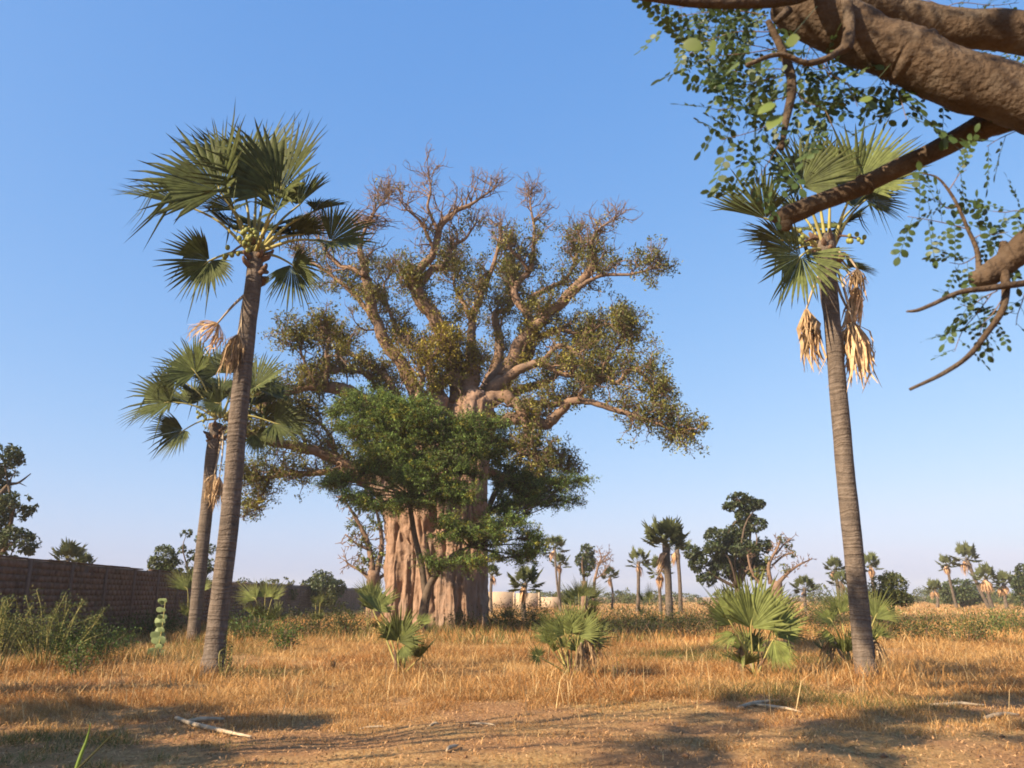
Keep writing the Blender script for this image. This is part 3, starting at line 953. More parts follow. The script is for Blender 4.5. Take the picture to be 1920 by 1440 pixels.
shrub_palm('little dark spiky shrub palm beside the round shrub left of the baobab', (597, 1148), 40.0,
           [(592, 1135, 0, 582, 1112, 0, (0.3, -0.6, 0.4), 35, 0.02),
            (600, 1133, 0, 604, 1108, 0, (0, -0.8, 0.3), 35, 0.02)], 28, extra=5, R=0.65, tone=0.7)
shrub_palm('dark spiky pair of upright fan leaves in low scrub right of the baobab', (1212, 1150), 38.0,
           [(1205, 1130, 0, 1192, 1098, 0, (0.6, -0.5, 0.3), 30, 0.02),
            (1218, 1128, 0, 1220, 1088, 0, (-0.6, -0.5, 0.2), 34, 0.02)], 29, extra=2, R=0.8, tone=0.55)
shrub_palm('small shrub palm against the right foot of the baobab trunk', (945, 1150), 41.0, [], 30, extra=9, R=0.75, tone=0.75)
shrub_palm('pale shrub palm just left of the baobab trunk base', (690, 1152), 35.0,
           [(688, 1115, 0, 672, 1080, 0.1, (0.2, -1, 0.3), 60, 0.03), (700, 1118, 0, 712, 1078, 0.1, (0, -1, 0.3), 65, 0.03)], 31, extra=4, R=0.9, tone=0.95)

# ------------------------------------------------------------------ far palms, from shared leaf meshes
_far_leaf = []
for k in range(4):
    r_ = np.random.default_rng(300 + k)
    mb = MB()
    v, f, t = fan((0, 0, 0.95), (0, 0.25, 1), (0, -1, 0.25), 1.0, 105 + 6 * k, 18, 0.2, 0.05, 0.6, r_, 0.15, 0.08)
    mb.add(v, f, t)
    v, f = tube([(0, 0, 0), (0, 0, 0.5), (0, 0.03, 1.0)], [0.03, 0.02, 0.015], 4, 1)
    mb.add(v, f, np.array([2.2, 1.7, 1.2]))
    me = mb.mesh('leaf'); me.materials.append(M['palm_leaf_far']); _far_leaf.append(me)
_far_dead = []
for k in range(2):
    r_ = np.random.default_rng(320 + k)
    mb = MB()
    for q in range(40):
        a = r_.uniform(0, 2 * math.pi); w = r_.uniform(0.02, 0.05)
        o = np.array([math.cos(a), math.sin(a), 0]) * r_.uniform(0.05, 0.3)
        p0 = np.array([0, 0, 0]); p1 = o + np.array([0, 0, -0.4]); p2 = o * 0.9 + np.array([0, 0, -r_.uniform(0.7, 1.2)])
        wd = np.array([-math.sin(a), math.cos(a), 0]) * w
        mb.add([p0 - wd * .4, p0 + wd * .4, p1 - wd, p1 + wd, p2], [[0, 1, 3], [0, 3, 2], [2, 3, 4]], np.array([1.1, 1, 1]) * r_.uniform(0.6, 1.3))
    me = mb.mesh('dead_leaf'); me.materials.append(M['dead_leaf']); _far_dead.append(me)


def far_palm(label, px, crown_y, r, Y, seed, wpx=7, nleaf=15, dead=2, lean=0, young=False, low=-0.35, group='palms far across the field'):
    rg = np.random.default_rng(seed)
    C = P(px, crown_y, Y)
    bx = C[0] + lean; z0 = float(gh(bx, Y))
    root = thing('palm_tree', label, 'palm tree', (bx, Y, z0), group)
    rad = wpx * 0.4 * PXM(crown_y, Y)
    base = np.array([bx, Y, z0 - 0.3])
    top = C + np.array([0, 0, 0.1])
    mid = (base + top) / 2 + np.array([rg.normal(0, 0.15), rg.normal(0, 0.15), 0])
    v, f = tube([base, mid, top], [rad * 1.2, rad * 0.95, rad], 9, 6, 0.04, seed)
    mb = MB(); mb.add(v, f); obj('trunk', mb, 'palm_trunk', root, smooth=True)
    s = r * PXM(crown_y, Y) * 0.60
    off = Vector(C) - Vector(root.location)
    for k in range(nleaf):
        az = k * 2.399 + rg.uniform(-0.3, 0.3)
        el = math.radians(82) * (1 - (k / nleaf)) + math.asin(low) * (k / nleaf) + rg.normal(0, 0.12)
        o = bpy.data.objects.new('leaf', _far_leaf[k % 4])
        col.objects.link(o); o.parent = root
        o.location = off
        o.rotation_euler = (math.pi / 2 - el, rg.normal(0, 0.15), az)
        o.rotation_mode = 'XYZ'
        sc_ = s * rg.uniform(0.85, 1.15)
        o.scale = (sc_, sc_, sc_)
    for k in range(dead):
        o = bpy.data.objects.new('dead_leaf', _far_dead[k % 2])
        col.objects.link(o); o.parent = root
        a = rg.uniform(0, 2 * math.pi)
        o.location = off + Vector((math.cos(a) * rad * 1.3, math.sin(a) * rad * 1.3, -0.15 * s))
        o.rotation_euler = (rg.normal(0, 0.2), rg.normal(0, 0.2), a)
        sc_ = s * rg.uniform(0.9, 1.6)
        o.scale = (sc_, sc_, sc_)
    return root


FP = [
    ('tall thin stemmed palm just right of the baobab, above the tan wall', 1040, 1028, 26, 85, 5, 1, 0.6),
    ('short palm with a dead leaf beside the thin stemmed palm by the tan wall', 1050, 1058, 21, 95, 6, 3, 0),
    ('pale round headed palm standing left of the dark upright leaved palm', 1197, 1055, 27, 80, 8, 1, -0.3),
    ('thick trunked palm with dark upright leaves, the biggest palm across the field', 1248, 1022, 50, 58, 17, 1, 0),
    ('pale stemmed palm directly right of the thick trunked dark palm', 1270, 1032, 28, 76, 9, 4, 0),
    ('palm with a crown overlapping the thick trunked dark palm at mid height', 1236, 1072, 30, 72, 8, 3, 0),
    ('low palm at the foot of the bare pink tree beyond the field', 1144, 1082, 20, 100, 5, 1, 0),
    ('taller of two touching palms across the field beside the lone tall palm', 1566, 1068, 24, 90, 8, 2, 0),
    ('shorter of two touching palms across the field beside the lone tall palm', 1576, 1092, 22, 88, 8, 3, 0),
    ('palm just right of the lone tall palm trunk, above the green bush', 1632, 1062, 24, 88, 8, 4, 0.3),
    ('stub palm among branches of the pinkish half bare tree', 1508, 1104, 24, 85, 8, 1, 0),
    ('slim palm with one orange dead leaf low on its stem', 1775, 1060, 20, 110, 6, 4, 0.6),
    ('tallest palm of the group beyond the open field, leaning slightly', 1812, 1048, 28, 105, 8, 2, 2.2),
    ('short palm standing left of the slim palm with the orange leaf', 1752, 1106, 19, 112, 7, 3, 0),
    ('ragged palm hung with many orange dead leaves beyond the open field', 1848, 1085, 26, 100, 9, 9, 0.4),
    ('dull green palm beside the ragged palm hung with orange leaves', 1882, 1096, 24, 100, 8, 6, 0),
    ('palm at the end of the far palm row, next to a dark tree', 1916, 1104, 18, 112, 7, 3, 0),
    ('feathery palm head showing above the brick wall', 128, 1050, 36, 52, 9, 2, 0),
    ('smaller palm head above the brick wall beside the feathery one', 158, 1062, 24, 56, 8, 2, 0),
    ('short dark palm with a spreading head at the right foot of the baobab', 985, 1096, 36, 52, 11, 3, 0),
    ('little palm seen between the baobab trunk and the short dark palm', 922, 1078, 20, 75, 7, 2, 0),
]
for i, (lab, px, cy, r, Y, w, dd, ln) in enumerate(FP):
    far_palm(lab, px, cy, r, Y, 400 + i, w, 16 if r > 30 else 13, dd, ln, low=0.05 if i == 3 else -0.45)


# ================================================================== LEAFY TREES AND BUSHES
def blob_points(c, rad, n, rg, shell=0.55, gap=0.45, gs=1.0):
    """points through an uneven crown volume, thicker near the surface, with gaps"""
    out = []
    need = n
    c = np.asarray(c, float); rad = np.broadcast_to(np.asarray(rad, float), 3)
    tries = 0
    while need > 0 and tries < 8:
        m = int(need * 2.2) + 10
        d = rg.normal(0, 1, (m, 3)); d /= np.linalg.norm(d, axis=1, keepdims=True)
        lump = 0.72 + 0.56 * fbm(d[:, 0] * 2.1 + c[0] + 40, d[:, 2] * 2.1 + d[:, 1] * 1.7 + c[2] + 40, 3, 2)
        q = rg.uniform(0, 1, m) ** (1 / 3.0)
        q = q * (1 - shell) + shell * (1 - np.abs(rg.normal(0, 0.22, m)))
        p = c + d * rad * (q * lump)[:, None]
        g = fbm(p[:, 0] * gs / rad.mean() * 2.4 + p[:, 1] * 0.9, p[:, 2] * gs / rad.mean() * 2.4 + 31, 8, 2)
        p = p[g > gap]
        out.append(p[:need]); need -= len(p[:need]); tries += 1
    return np.concatenate(out)


def crown_tree(name, label, cat, base, blobs, seed, leaf=0.16, dens=260, mat='tree_leaf', trunk_r=0.3, bark='dark_bark', group=None,
               tone=1.0, gap=0.45, aspect=0.55, limbs=True, fork=0.45, branch_name='branch', bare=()):
    """blobs: (centre xyz, radius xyz); dens = leaves per square metre of blob cross-section"""
    rg = np.random.default_rng(seed)
    base = np.asarray(base, float)
    root = thing(name, label, cat, base, group)
    top = np.mean([b[0] for b in blobs], 0)
    f0 = base * (1 - fork) + top * fork; f0[0] = base[0] * 0.6 + f0[0] * 0.4
    mbt = MB()
    v, f = tube([base - [0, 0, 0.3], base * 0.6 + f0 * 0.4 + rg.normal(0, 0.1, 3) * trunk_r * 2, f0], [trunk_r * 1.3, trunk_r, trunk_r * 0.8], 9, 5, 0.06, seed)
    mbt.add(v, f); obj('trunk', mbt, bark, root, smooth=True)
    mbl = MB(); mtw = MB()
    for (c, rd) in blobs:
        c = np.asarray(c, float); rd = np.broadcast_to(np.asarray(rd, float), 3)
        if limbs:
            mid = (f0 + c) / 2 + rg.normal(0, 0.12, 3) * np.linalg.norm(c - f0) + np.array([0, 0, 0.1 * np.linalg.norm(c - f0)])
            v, f = tube([f0, mid, c], [trunk_r * 0.42, trunk_r * 0.24, trunk_r * 0.08], 6, 4, 0.08, seed)
            m1 = MB(); m1.add(v, f); obj(branch_name, m1, bark, root, smooth=True)
        n = int(dens * math.pi * rd[0] * rd[2])
        p = blob_points(c, rd, n, rg, gap=gap)
        k = fbm(p[:, 0] * 1.3 + 9, p[:, 2] * 1.3 + p[:, 1], 12, 2)[:, None]
        tt = tints(len(p), rg, 0.7, 1.3, 0.10) * tone * (0.75 + 0.5 * k)
        v, f, t = leaf_quads(p, leaf, rg, 0.4, aspect, tt)
        mbl.add(v, f, t)
        m = max(4, n // 60)
        e = p[rg.integers(0, len(p), m)]
        s = c + (e - c) * 0.15
        v, f = prisms(s, e, trunk_r * 0.07 + 0.008, 0.005)
        mtw.add(v, f)
    obj('crown', mbl, mat, root, kind='stuff')
    obj('twigs', mtw, bark, root, kind='stuff')
    for path, r0 in bare:
        v, f = tube(path, np.linspace(r0, r0 * 0.2, len(path)), 6, 4, 0.08, seed)
        m1 = MB(); m1.add(v, f); obj('branch', m1, bark, root, smooth=True)
    return root


def pb(px, py, rpx, Y, dY=0.0, flat=1.0, deep=1.0):
    y = Y + dY
    s = rpx * PXM(py, y)
    return (P(px, py, y), (s, s * deep, s * flat))


def gbase(px, Y):
    p = P(px, 1118, Y)
    return np.array([p[0], Y, float(gh(p[0], Y))])


# trees past the wall, left
Y = 46
crown_tree('tree', 'dark leafy tree with stacked leaf clumps standing over the near end of the brick wall', 'tree', gbase(-20, Y),
           [pb(8, 866, 34, Y), pb(-30, 900, 50, Y, 1), pb(28, 950, 40, Y, -1, 0.7), pb(-20, 980, 45, Y), pb(30, 1018, 40, Y, -1, 0.8), pb(-40, 1030, 50, Y, 0.5)],
           51, 0.24, 300, trunk_r=0.45, tone=0.9, gap=0.42,
           bare=[([P(-10, 940, Y), P(15, 910, Y), P(35, 905, Y), P(58, 888, Y)], 0.14), ([P(15, 910, Y), P(22, 895, Y), P(30, 880, Y - .3)], 0.06), ([P(35, 905, Y), P(50, 912, Y)], 0.05)])
Y = 50
crown_tree('tree', 'small rounded bright green tree behind the brick wall', 'tree', gbase(312, Y),
           [pb(308, 1046, 27, Y), pb(296, 1062, 22, Y), pb(322, 1064, 22, Y), pb(310, 1080, 26, Y)], 52, 0.19, 380, trunk_r=0.2, tone=1.15, gap=0.38)
Y = 47
crown_tree('tree', 'sparse tree with tufted twigs behind the shorter palm trunk', 'tree', gbase(372, Y),
           [pb(350, 1000, 13, Y, 0, 0.6), pb(342, 1030, 8, Y), pb(360, 1040, 10, Y), pb(365, 1062, 18, Y), pb(396, 1030, 10, Y), pb(392, 1062, 16, Y), pb(375, 1080, 24, Y), pb(372, 1010, 8, Y)],
           53, 0.18, 330, trunk_r=0.14, tone=1.1, gap=0.42)
Y = 74
crown_tree('tree', 'round topped green tree rising behind the wall left of the baobab', 'tree', gbase(605, Y),
           [pb(605, 1092, 26, Y, 0, 0.9), pb(582, 1104, 20, Y), pb(630, 1102, 20, Y), pb(610, 1108, 30, Y, -1)], 54, 0.28, 190, trunk_r=0.3, tone=1.0, gap=0.36)
Y = 66
crown_tree('shrub', 'grey green shrub in front of the wall end, left of the baobab', 'shrub', gbase(615, 52),
           [pb(618, 1124, 22, 52, 0, 0.9), pb(600, 1132, 16, 52), pb(632, 1136, 16, 52)], 55, 0.15, 240, 'bush_leaf', 0.06, tone=0.7, gap=0.36, fork=0.2)
crown_tree('shrub', 'shrub covering the top of the far wall beside the close pair of palms', 'shrub', gbase(530, Y),
           [pb(455, 1100, 16, Y), pb(520, 1100, 24, Y, 0, 0.8), pb(545, 1108, 18, Y), pb(490, 1106, 18, Y)], 56, 0.22, 150, 'bush_leaf', 0.08, tone=0.8, gap=0.38, fork=0.2)
# trees across the field, right
Y = 74
crown_tree('tree', 'dark green tree with a tall stepped crown across the field', 'tree', gbase(1385, Y),
           [pb(1385, 936, 22, Y, 0, 0.7), pb(1405, 946, 26, Y, 0, 0.55), pb(1372, 950, 18, Y, 1, 0.6), pb(1425, 945, 12, Y, 0, 0.8), pb(1415, 985, 26, Y, 0, 0.6), pb(1385, 992, 26, Y, 1, 0.7),
            pb(1345, 1005, 28, Y, 0, 0.6), pb(1340, 1030, 24, Y, -1, 0.7), pb(1395, 1030, 30, Y, -1, 0.6), pb(1430, 1022, 18, Y), pb(1360, 1062, 32, Y, 0.5, 0.8), pb(1420, 1062, 26, Y),
            pb(1396, 966, 20, Y, 0.5, 0.9), pb(1382, 1015, 28, Y, 0.5), pb(1372, 1042, 34, Y, 1), pb(1405, 1045, 26, Y, 0.5), pb(1300, 1035, 18, Y, 0, 0.9), pb(1312, 1055, 20, Y), pb(1325, 1080, 20, Y)], 57, 0.30, 230, trunk_r=0.36, bark='dark_bark', tone=0.85, gap=0.44, fork=0.35)
Y = 48
crown_tree('tree', 'rounded olive green bush tree right of the lone tall palm', 'tree', gbase(1672, Y),
           [pb(1650, 1102, 24, Y), pb(1680, 1098, 26, Y), pb(1668, 1088, 18, Y), pb(1672, 1120, 30, Y, 0, 0.7), pb(1694, 1124, 20, Y, 0, 0.8)], 58, 0.15, 480, 'bush_leaf', 0.13, tone=1.0, gap=0.36, fork=0.3)
Y = 120
crown_tree('tree', 'low domed dark tree behind the leaning palm beyond the open field', 'tree', gbase(1805, Y),
           [pb(1798, 1104, 26, Y, 0, 0.8), pb(1820, 1112, 24, Y), pb(1780, 1114, 20, Y), pb(1800, 1118, 34, Y, 0, 0.5)], 59, 0.38, 110, trunk_r=0.4, tone=1.1, gap=0.34)
crown_tree('tree', 'dark tree beside the end palm of the far palm row', 'tree', gbase(1925, 95),
           [pb(1922, 1072, 18, 95), pb(1918, 1095, 22, 95), pb(1930, 1110, 30, 95)], 60, 0.32, 140, trunk_r=0.3, tone=0.95, gap=0.38)
Y = 100
crown_tree('tree', 'clump crowned pale stemmed tree right of the baobab, beside the bare pink tree', 'tree', gbase(1095, Y),
           [pb(1100, 1035, 16, Y, 0, 0.9), pb(1090, 1050, 14, Y), pb(1104, 1056, 15, Y), pb(1098, 1070, 12, Y)], 61, 0.34, 170, trunk_r=0.35, bark='limb_bark', tone=0.95, gap=0.38, fork=0.6)


def bare_tree(name, label, Y, paths, seed, tufts=(), bark='limb_bark', twig=0.5, group=None, bx=None):
    """leafless branching tree from traced limbs; paths are lists of (px, py, width px)"""
    rg = np.random.default_rng(seed)
    root = thing(name, label, 'tree', gbase(bx if bx is not None else paths[0][0][0], Y), group)
    tw = MB()
    for i, path in enumerate(paths):
        pts, rad = trunk_px(path, Y); rad = rad * 0.68
        pts[:, 1] += np.cumsum(rg.normal(0, 0.15, len(pts)))
        if i == 0:
            pts[0][2] = float(gh(pts[0][0], pts[0][1])) - 0.2
        v, f = tube(pts, rad, 8, 5, 0.06, seed + i)
        mb = MB(); mb.add(v, f); obj('trunk' if i == 0 else 'branch', mb, bark, root, smooth=True)
        if i > 0:
            sp, sr = smooth_path(pts, rad, 5)
            for j in range(2, len(sp)):
                for _ in range(2):
                    d = nrm(rg.normal(0, 1, 3) + np.array([0, 0, 0.5]))
                    e = sp[j] + d * twig * rg.uniform(0.5, 1.3)
                    v, f = prisms([sp[j], e, e], [e, e + nrm(d + rg.normal(0, .5, 3)) * twig * 0.6, e + nrm(d + rg.normal(0, .7, 3)) * twig * 0.5], 0.04, 0.015)
                    tw.add(v, f)
    if tw.n:
        obj('twigs', tw, 'twig', root, kind='stuff')
    ml = MB()
    for (px, py, r) in tufts:
        c, rd = pb(px, py, r, Y)
        p = blob_points(c, rd, int(70 * math.pi * rd[0] ** 2) + 12, rg, gap=0.4)
        v, f, t = leaf_quads(p, 0.25, rg, 0.4, 0.5, tints(len(p), rg, 0.8, 1.5, 0.15))
        ml.add(v, f, t)
    if ml.n:
        obj('crown', ml, 'baobab_leaf', root, kind='stuff')
    return root


bare_tree('baobab_tree', 'pinkish half bare tree with tufted branch ends behind the largest shrub palm', 70,
          [[(1452, 1135, 46), (1452, 1110, 40), (1455, 1090, 28)], [(1445, 1095, 16), (1440, 1060, 10), (1455, 1030, 7), (1462, 1010, 4)],
           [(1458, 1095, 14), (1475, 1075, 9), (1495, 1060, 6), (1520, 1048, 3)], [(1430, 1100, 12), (1412, 1070, 8), (1405, 1040, 5)],
           [(1448, 1060, 7), (1470, 1042, 6), (1488, 1036, 4)], [(1455, 1040, 5), (1470, 1020, 4), (1482, 1010, 3)]], 62,
          tufts=[(1464, 1012, 9), (1486, 1038, 8), (1478, 1022, 8), (1470, 1065, 12), (1440, 1048, 10), (1425, 1075, 14)], bx=1452)
bare_tree('baobab_tree', 'leafless pink barked tree with forked top right of the baobab', 98,
          [[(1113, 1125, 12), (1115, 1095, 9), (1118, 1075, 7)], [(1116, 1085, 7), (1122, 1060, 6), (1128, 1045, 4), (1124, 1030, 3)],
           [(1122, 1062, 5), (1135, 1045, 4), (1142, 1036, 3)], [(1126, 1055, 3), (1138, 1050, 3), (1143, 1046, 2)], [(1118, 1085, 4), (1130, 1075, 3), (1140, 1060, 2)]], 63, twig=0.6, bx=1113)
bare_tree('baobab_tree', 'thinner leafy baobab standing behind the left side of the great baobab', 56,
          [[(700, 1150, 46), (700, 1110, 42), (702, 1070, 36)], [(698, 1090, 16), (675, 1070, 10), (655, 1060, 6), (645, 1050, 4)],
           [(700, 1075, 22), (690, 1020, 16), (672, 980, 11), (655, 950, 7), (640, 930, 4)], [(706, 1075, 20), (715, 1020, 14), (705, 960, 8), (690, 920, 5)],
           [(690, 1030, 9), (670, 1020, 6), (648, 1002, 4)], [(702, 1090, 12), (730, 1070, 8), (740, 1050, 5)]], 64,
          tufts=[(672, 1010, 18), (690, 1035, 20), (680, 1060, 14), (660, 985, 14), (700, 985, 20), (715, 1050, 18), (668, 960, 12), (690, 945, 16)], twig=0.7, bx=700)

# ------------------------------------------------------------------ walls
def wall_run(root, a, b, h, thick, rg, n_single, y_min):
    """block wall from a to b; the nearest blocks are pieces of their own"""
    a = np.array(a, float); b = np.array(b, float)
    L = np.linalg.norm(b - a); d = (b - a) / L; nrm2 = np.array([d[1], -d[0]])     # face towards the field
    if nrm2[0] < 0:
        nrm2 = -nrm2
    def pt(s, o, z):
        p = a + d * s + nrm2 * o
        return [p[0], p[1], z]
    core = MB()
    def slab(mb, s0, s1, o0, o1, z0, z1, tint=None):
        v = np.array([pt(s, o, z) for s in (s0, s1) for o in (o0, o1) for z in (z0, z1)])
        f = [[0, 1, 3], [0, 3, 2], [4, 6, 7], [4, 7, 5], [0, 4, 5], [0, 5, 1], [2, 3, 7], [2, 7, 6], [0, 2, 6], [0, 6, 4], [1, 5, 7], [1, 7, 3]]
        mb.add(v, f, tint)
    slab(core, 0, L, -thick, -0.012, -0.3, h - 0.02)
    obj('mortar_core', core, 'mortar', root)
    bw, bh = 0.42, 0.205
    rows = int((h - 0.02) / bh)
    cols = int(L / bw)
    rest = MB(); count = 0
    for c in range(cols + 1):
        for r in range(rows):
            s0 = c * bw + (bw / 2 if r % 2 else 0); s1 = s0 + bw - 0.022
            if s1 > L:
                continue
            z0 = r * bh; z1 = z0 + bh - 0.022
            pr = rg.normal(0, 0.006)
            if count < n_single:
                mb = MB()
                slab(mb, s0, s1, -0.08, 0.002 + pr, z0, z1)
                obj('brick', mb, 'brick', root); count += 1
            else:
                slab(rest, s0, s1, -0.08, 0.002 + pr, z0, z1)
    if rest.n:
        obj('brickwork', rest, 'brick', root, kind='stuff')
    s = 1.6
    while s < L:
        mb = MB(); slab(mb, s - 0.12, s + 0.12, -0.05, 0.028, -0.3, h - 0.004); obj('pillar', mb, 'pillar', root)
        s += 3.1
    s = 0.0
    while s < L:
        e = min(L, s + rg.uniform(0.7, 1.9))
        dz = rg.normal(0, 0.012)
        if rg.uniform() > 0.08:
            mb = MB(); slab(mb, s, e - 0.015, -thick - 0.02 + rg.normal(0, 0.006), 0.034 + rg.normal(0, 0.006), h, h + 0.05 + dz); obj('coping', mb, 'pillar', root)
        s = e


rgw = np.random.default_rng(5)
w0 = thing('brick_wall', 'brown block wall in shade running back behind the close pair of palms', 'wall', (-15.0, 23.0, 0))
wall_run(w0, (-14.75, 21.2), (-17.2, 46.0), 2.72, 0.2, rgw, 290, 23)
w1 = thing('brick_wall', 'far stretch of brown wall half hidden by shrubs left of the baobab', 'wall', (-17.4, 47.0, 0))
wall_run(w1, (-17.3, 46.3), (-18.6, 108.0), 2.45, 0.2, rgw, 0, 0)
w2 = thing('garden_wall', 'low tan plastered wall in sun just right of the baobab', 'wall', gbase(985, 112))
for (p0, p1, h) in ((905, 965, 2.2), (966, 1012, 2.0), (1013, 1052, 1.5)):
    a = gbase(p0, 112); b = gbase(p1, 112)
    mb = box((a[0], 112, -0.4), (b[0] - 0.03, 112.25, h)); obj('panel', mb, 'tan_wall', w2)
    mb = box((b[0] - 0.2, 111.9, -0.4), (b[0] - 0.0, 111.995, h + 0.1)); obj('pillar', mb, 'tan_wall', w2)

# ================================================================== THE GREAT BAOBAB
BY = 40.0
rgb_ = np.random.default_rng(77)
BASE = gbase(822, 42.0)
baobab = thing('baobab_tree', 'massive old baobab with a fluted pink trunk and huge spreading crown', 'tree', BASE)

tr = MB()
def column(path, dy, sub=5, sides=14, wob=0.05, seed=0):
    pts = []; rad = []
    for (px, py, r) in path:
        y = BY + dy
        pts.append(P(px, py, y)); rad.append(r * PXM(py, y))
    pts = np.array(pts); pts[0][2] = -0.5
    v, f = tube(pts, rad, sides, sub, wob, seed)
    tr.add(v, f)


# fused stems of the trunk (px, row, radius px), depth offset
COLS = [
    ([(744, 1180, 30), (748, 1120, 25), (752, 1060, 25), (752, 1000, 26), (742, 950, 28), (716, 905, 27), (680, 872, 23)], 0.4),
    ([(782, 1180, 24), (784, 1120, 18), (780, 1060, 18), (772, 1000, 22), (768, 940, 26), (765, 880, 28), (745, 820, 26), (715, 780, 22)], 0.1),
    ([(806, 1180, 20), (806, 1120, 15), (802, 1060, 16), (796, 1000, 20), (800, 930, 26), (805, 860, 28), (812, 800, 24), (822, 745, 18)], -0.3),
    ([(842, 1182, 34), (842, 1120, 30), (842, 1060, 34), (840, 1000, 38), (840, 930, 34), (850, 860, 32), (868, 800, 32), (885, 762, 34), (888, 742, 20)], 0.1),
    ([(888, 1182, 27), (889, 1120, 25), (888, 1060, 26), (887, 1000, 28), (886, 930, 29), (886, 860, 30), (888, 800, 34), (892, 755, 36), (893, 735, 22)], -0.05),
    ([(820, 1180, 80), (820, 1100, 76), (820, 1020, 74), (825, 960, 66), (835, 890, 48), (850, 820, 36)], 2.6),
    ([(770, 1180, 50), (770, 1080, 48), (768, 1000, 46), (750, 930, 42), (720, 870, 34)], 2.2),
    ([(870, 1180, 48), (872, 1080, 46), (872, 960, 44), (878, 860, 42), (890, 780, 44)], 2.2),
    ([(820, 1180, 80), (820, 1080, 76), (822, 980, 66), (840, 860, 46)], 4.6),
]
for i, (p, dy) in enumerate(COLS):
    column(p, dy, seed=i)
# folds of bark on the front
for i, (x0, x1, yt, r, dy) in enumerate([(822, 828, 1040, 8, -0.6), (836, 846, 1030, 9, -0.75), (852, 858, 1020, 9, -0.75), (866, 870, 1030, 8, -0.6), (812, 822, 1060, 9, -0.4),
                                         (880, 884, 1040, 8, -0.6), (900, 898, 1060, 9, -0.4), (760, 764, 1040, 7, -0.3), (736, 742, 1050, 8, -0.2), (794, 794, 1050, 8, -0.55), (850, 846, 1090, 7, -0.95), (872, 874, 1080, 7, -0.85)]):
    column([(x0 - 3, 1184, r + 4), (x0, 1150, r + 1), ((x0 + x1) / 2, 1100, r), (x1, yt, r * 0.55)], dy, seed=40 + i, sides=8)
me = tr.mesh('trunk', BASE)
trunk = link('trunk', me, 'baobab_bark', baobab)
rm = trunk.modifiers.new('fuse', 'REMESH'); rm.mode = 'VOXEL'; rm.voxel_size = 0.055; rm.use_smooth_shade = True
sm = trunk.modifiers.new('smooth', 'SMOOTH'); sm.factor = 0.5; sm.iterations = 2
dg = bpy.context.evaluated_depsgraph_get()
ev = bpy.data.meshes.new_from_object(trunk.evaluated_get(dg))
trunk.modifiers.clear()
trunk.data = ev
nv = len(ev.vertices)
co = np.empty(nv * 3); no_ = np.empty(nv * 3)
ev.vertices.foreach_get('co', co); ev.vertices.foreach_get('normal', no_)
co = co.reshape(-1, 3); no_ = no_.reshape(-1, 3)
dsp = np.empty(nv)
for q in range(nv):
    x_, y_, z_ = co[q]
    w1 = mnoise.noise((x_ * 0.9 + 5, y_ * 0.9, z_ * 0.25)) * 0.5
    a_ = mnoise.noise((x_ * 1.7 + w1, y_ * 1.7 + 3, z_ * 0.22))
    b_ = mnoise.noise((x_ * 4.2 + w1, y_ * 4.2, z_ * 0.55 + 7))
    c_ = mnoise.noise((x_ * 3.0, y_ * 3.0, z_ * 3.0))
    low = min(1.0, max(0.6, (11.0 - z_) / 6.0))
    dsp[q] = low * (-0.20 * max(0.0, 1 - abs(a_) / 0.16) - 0.075 * max(0.0, 1 - abs(b_) / 0.2)) + 0.05 * c_ + 0.06 * a_
co = co + no_ * dsp[:, None]
ev.vertices.foreach_set('co', co.ravel()); ev.update()
if not ev.materials:
    ev.materials.append(M['baobab_bark'])


def Z3(zx, zy):
    return 430 + zx / 2.207, 320 + zy / 2.207


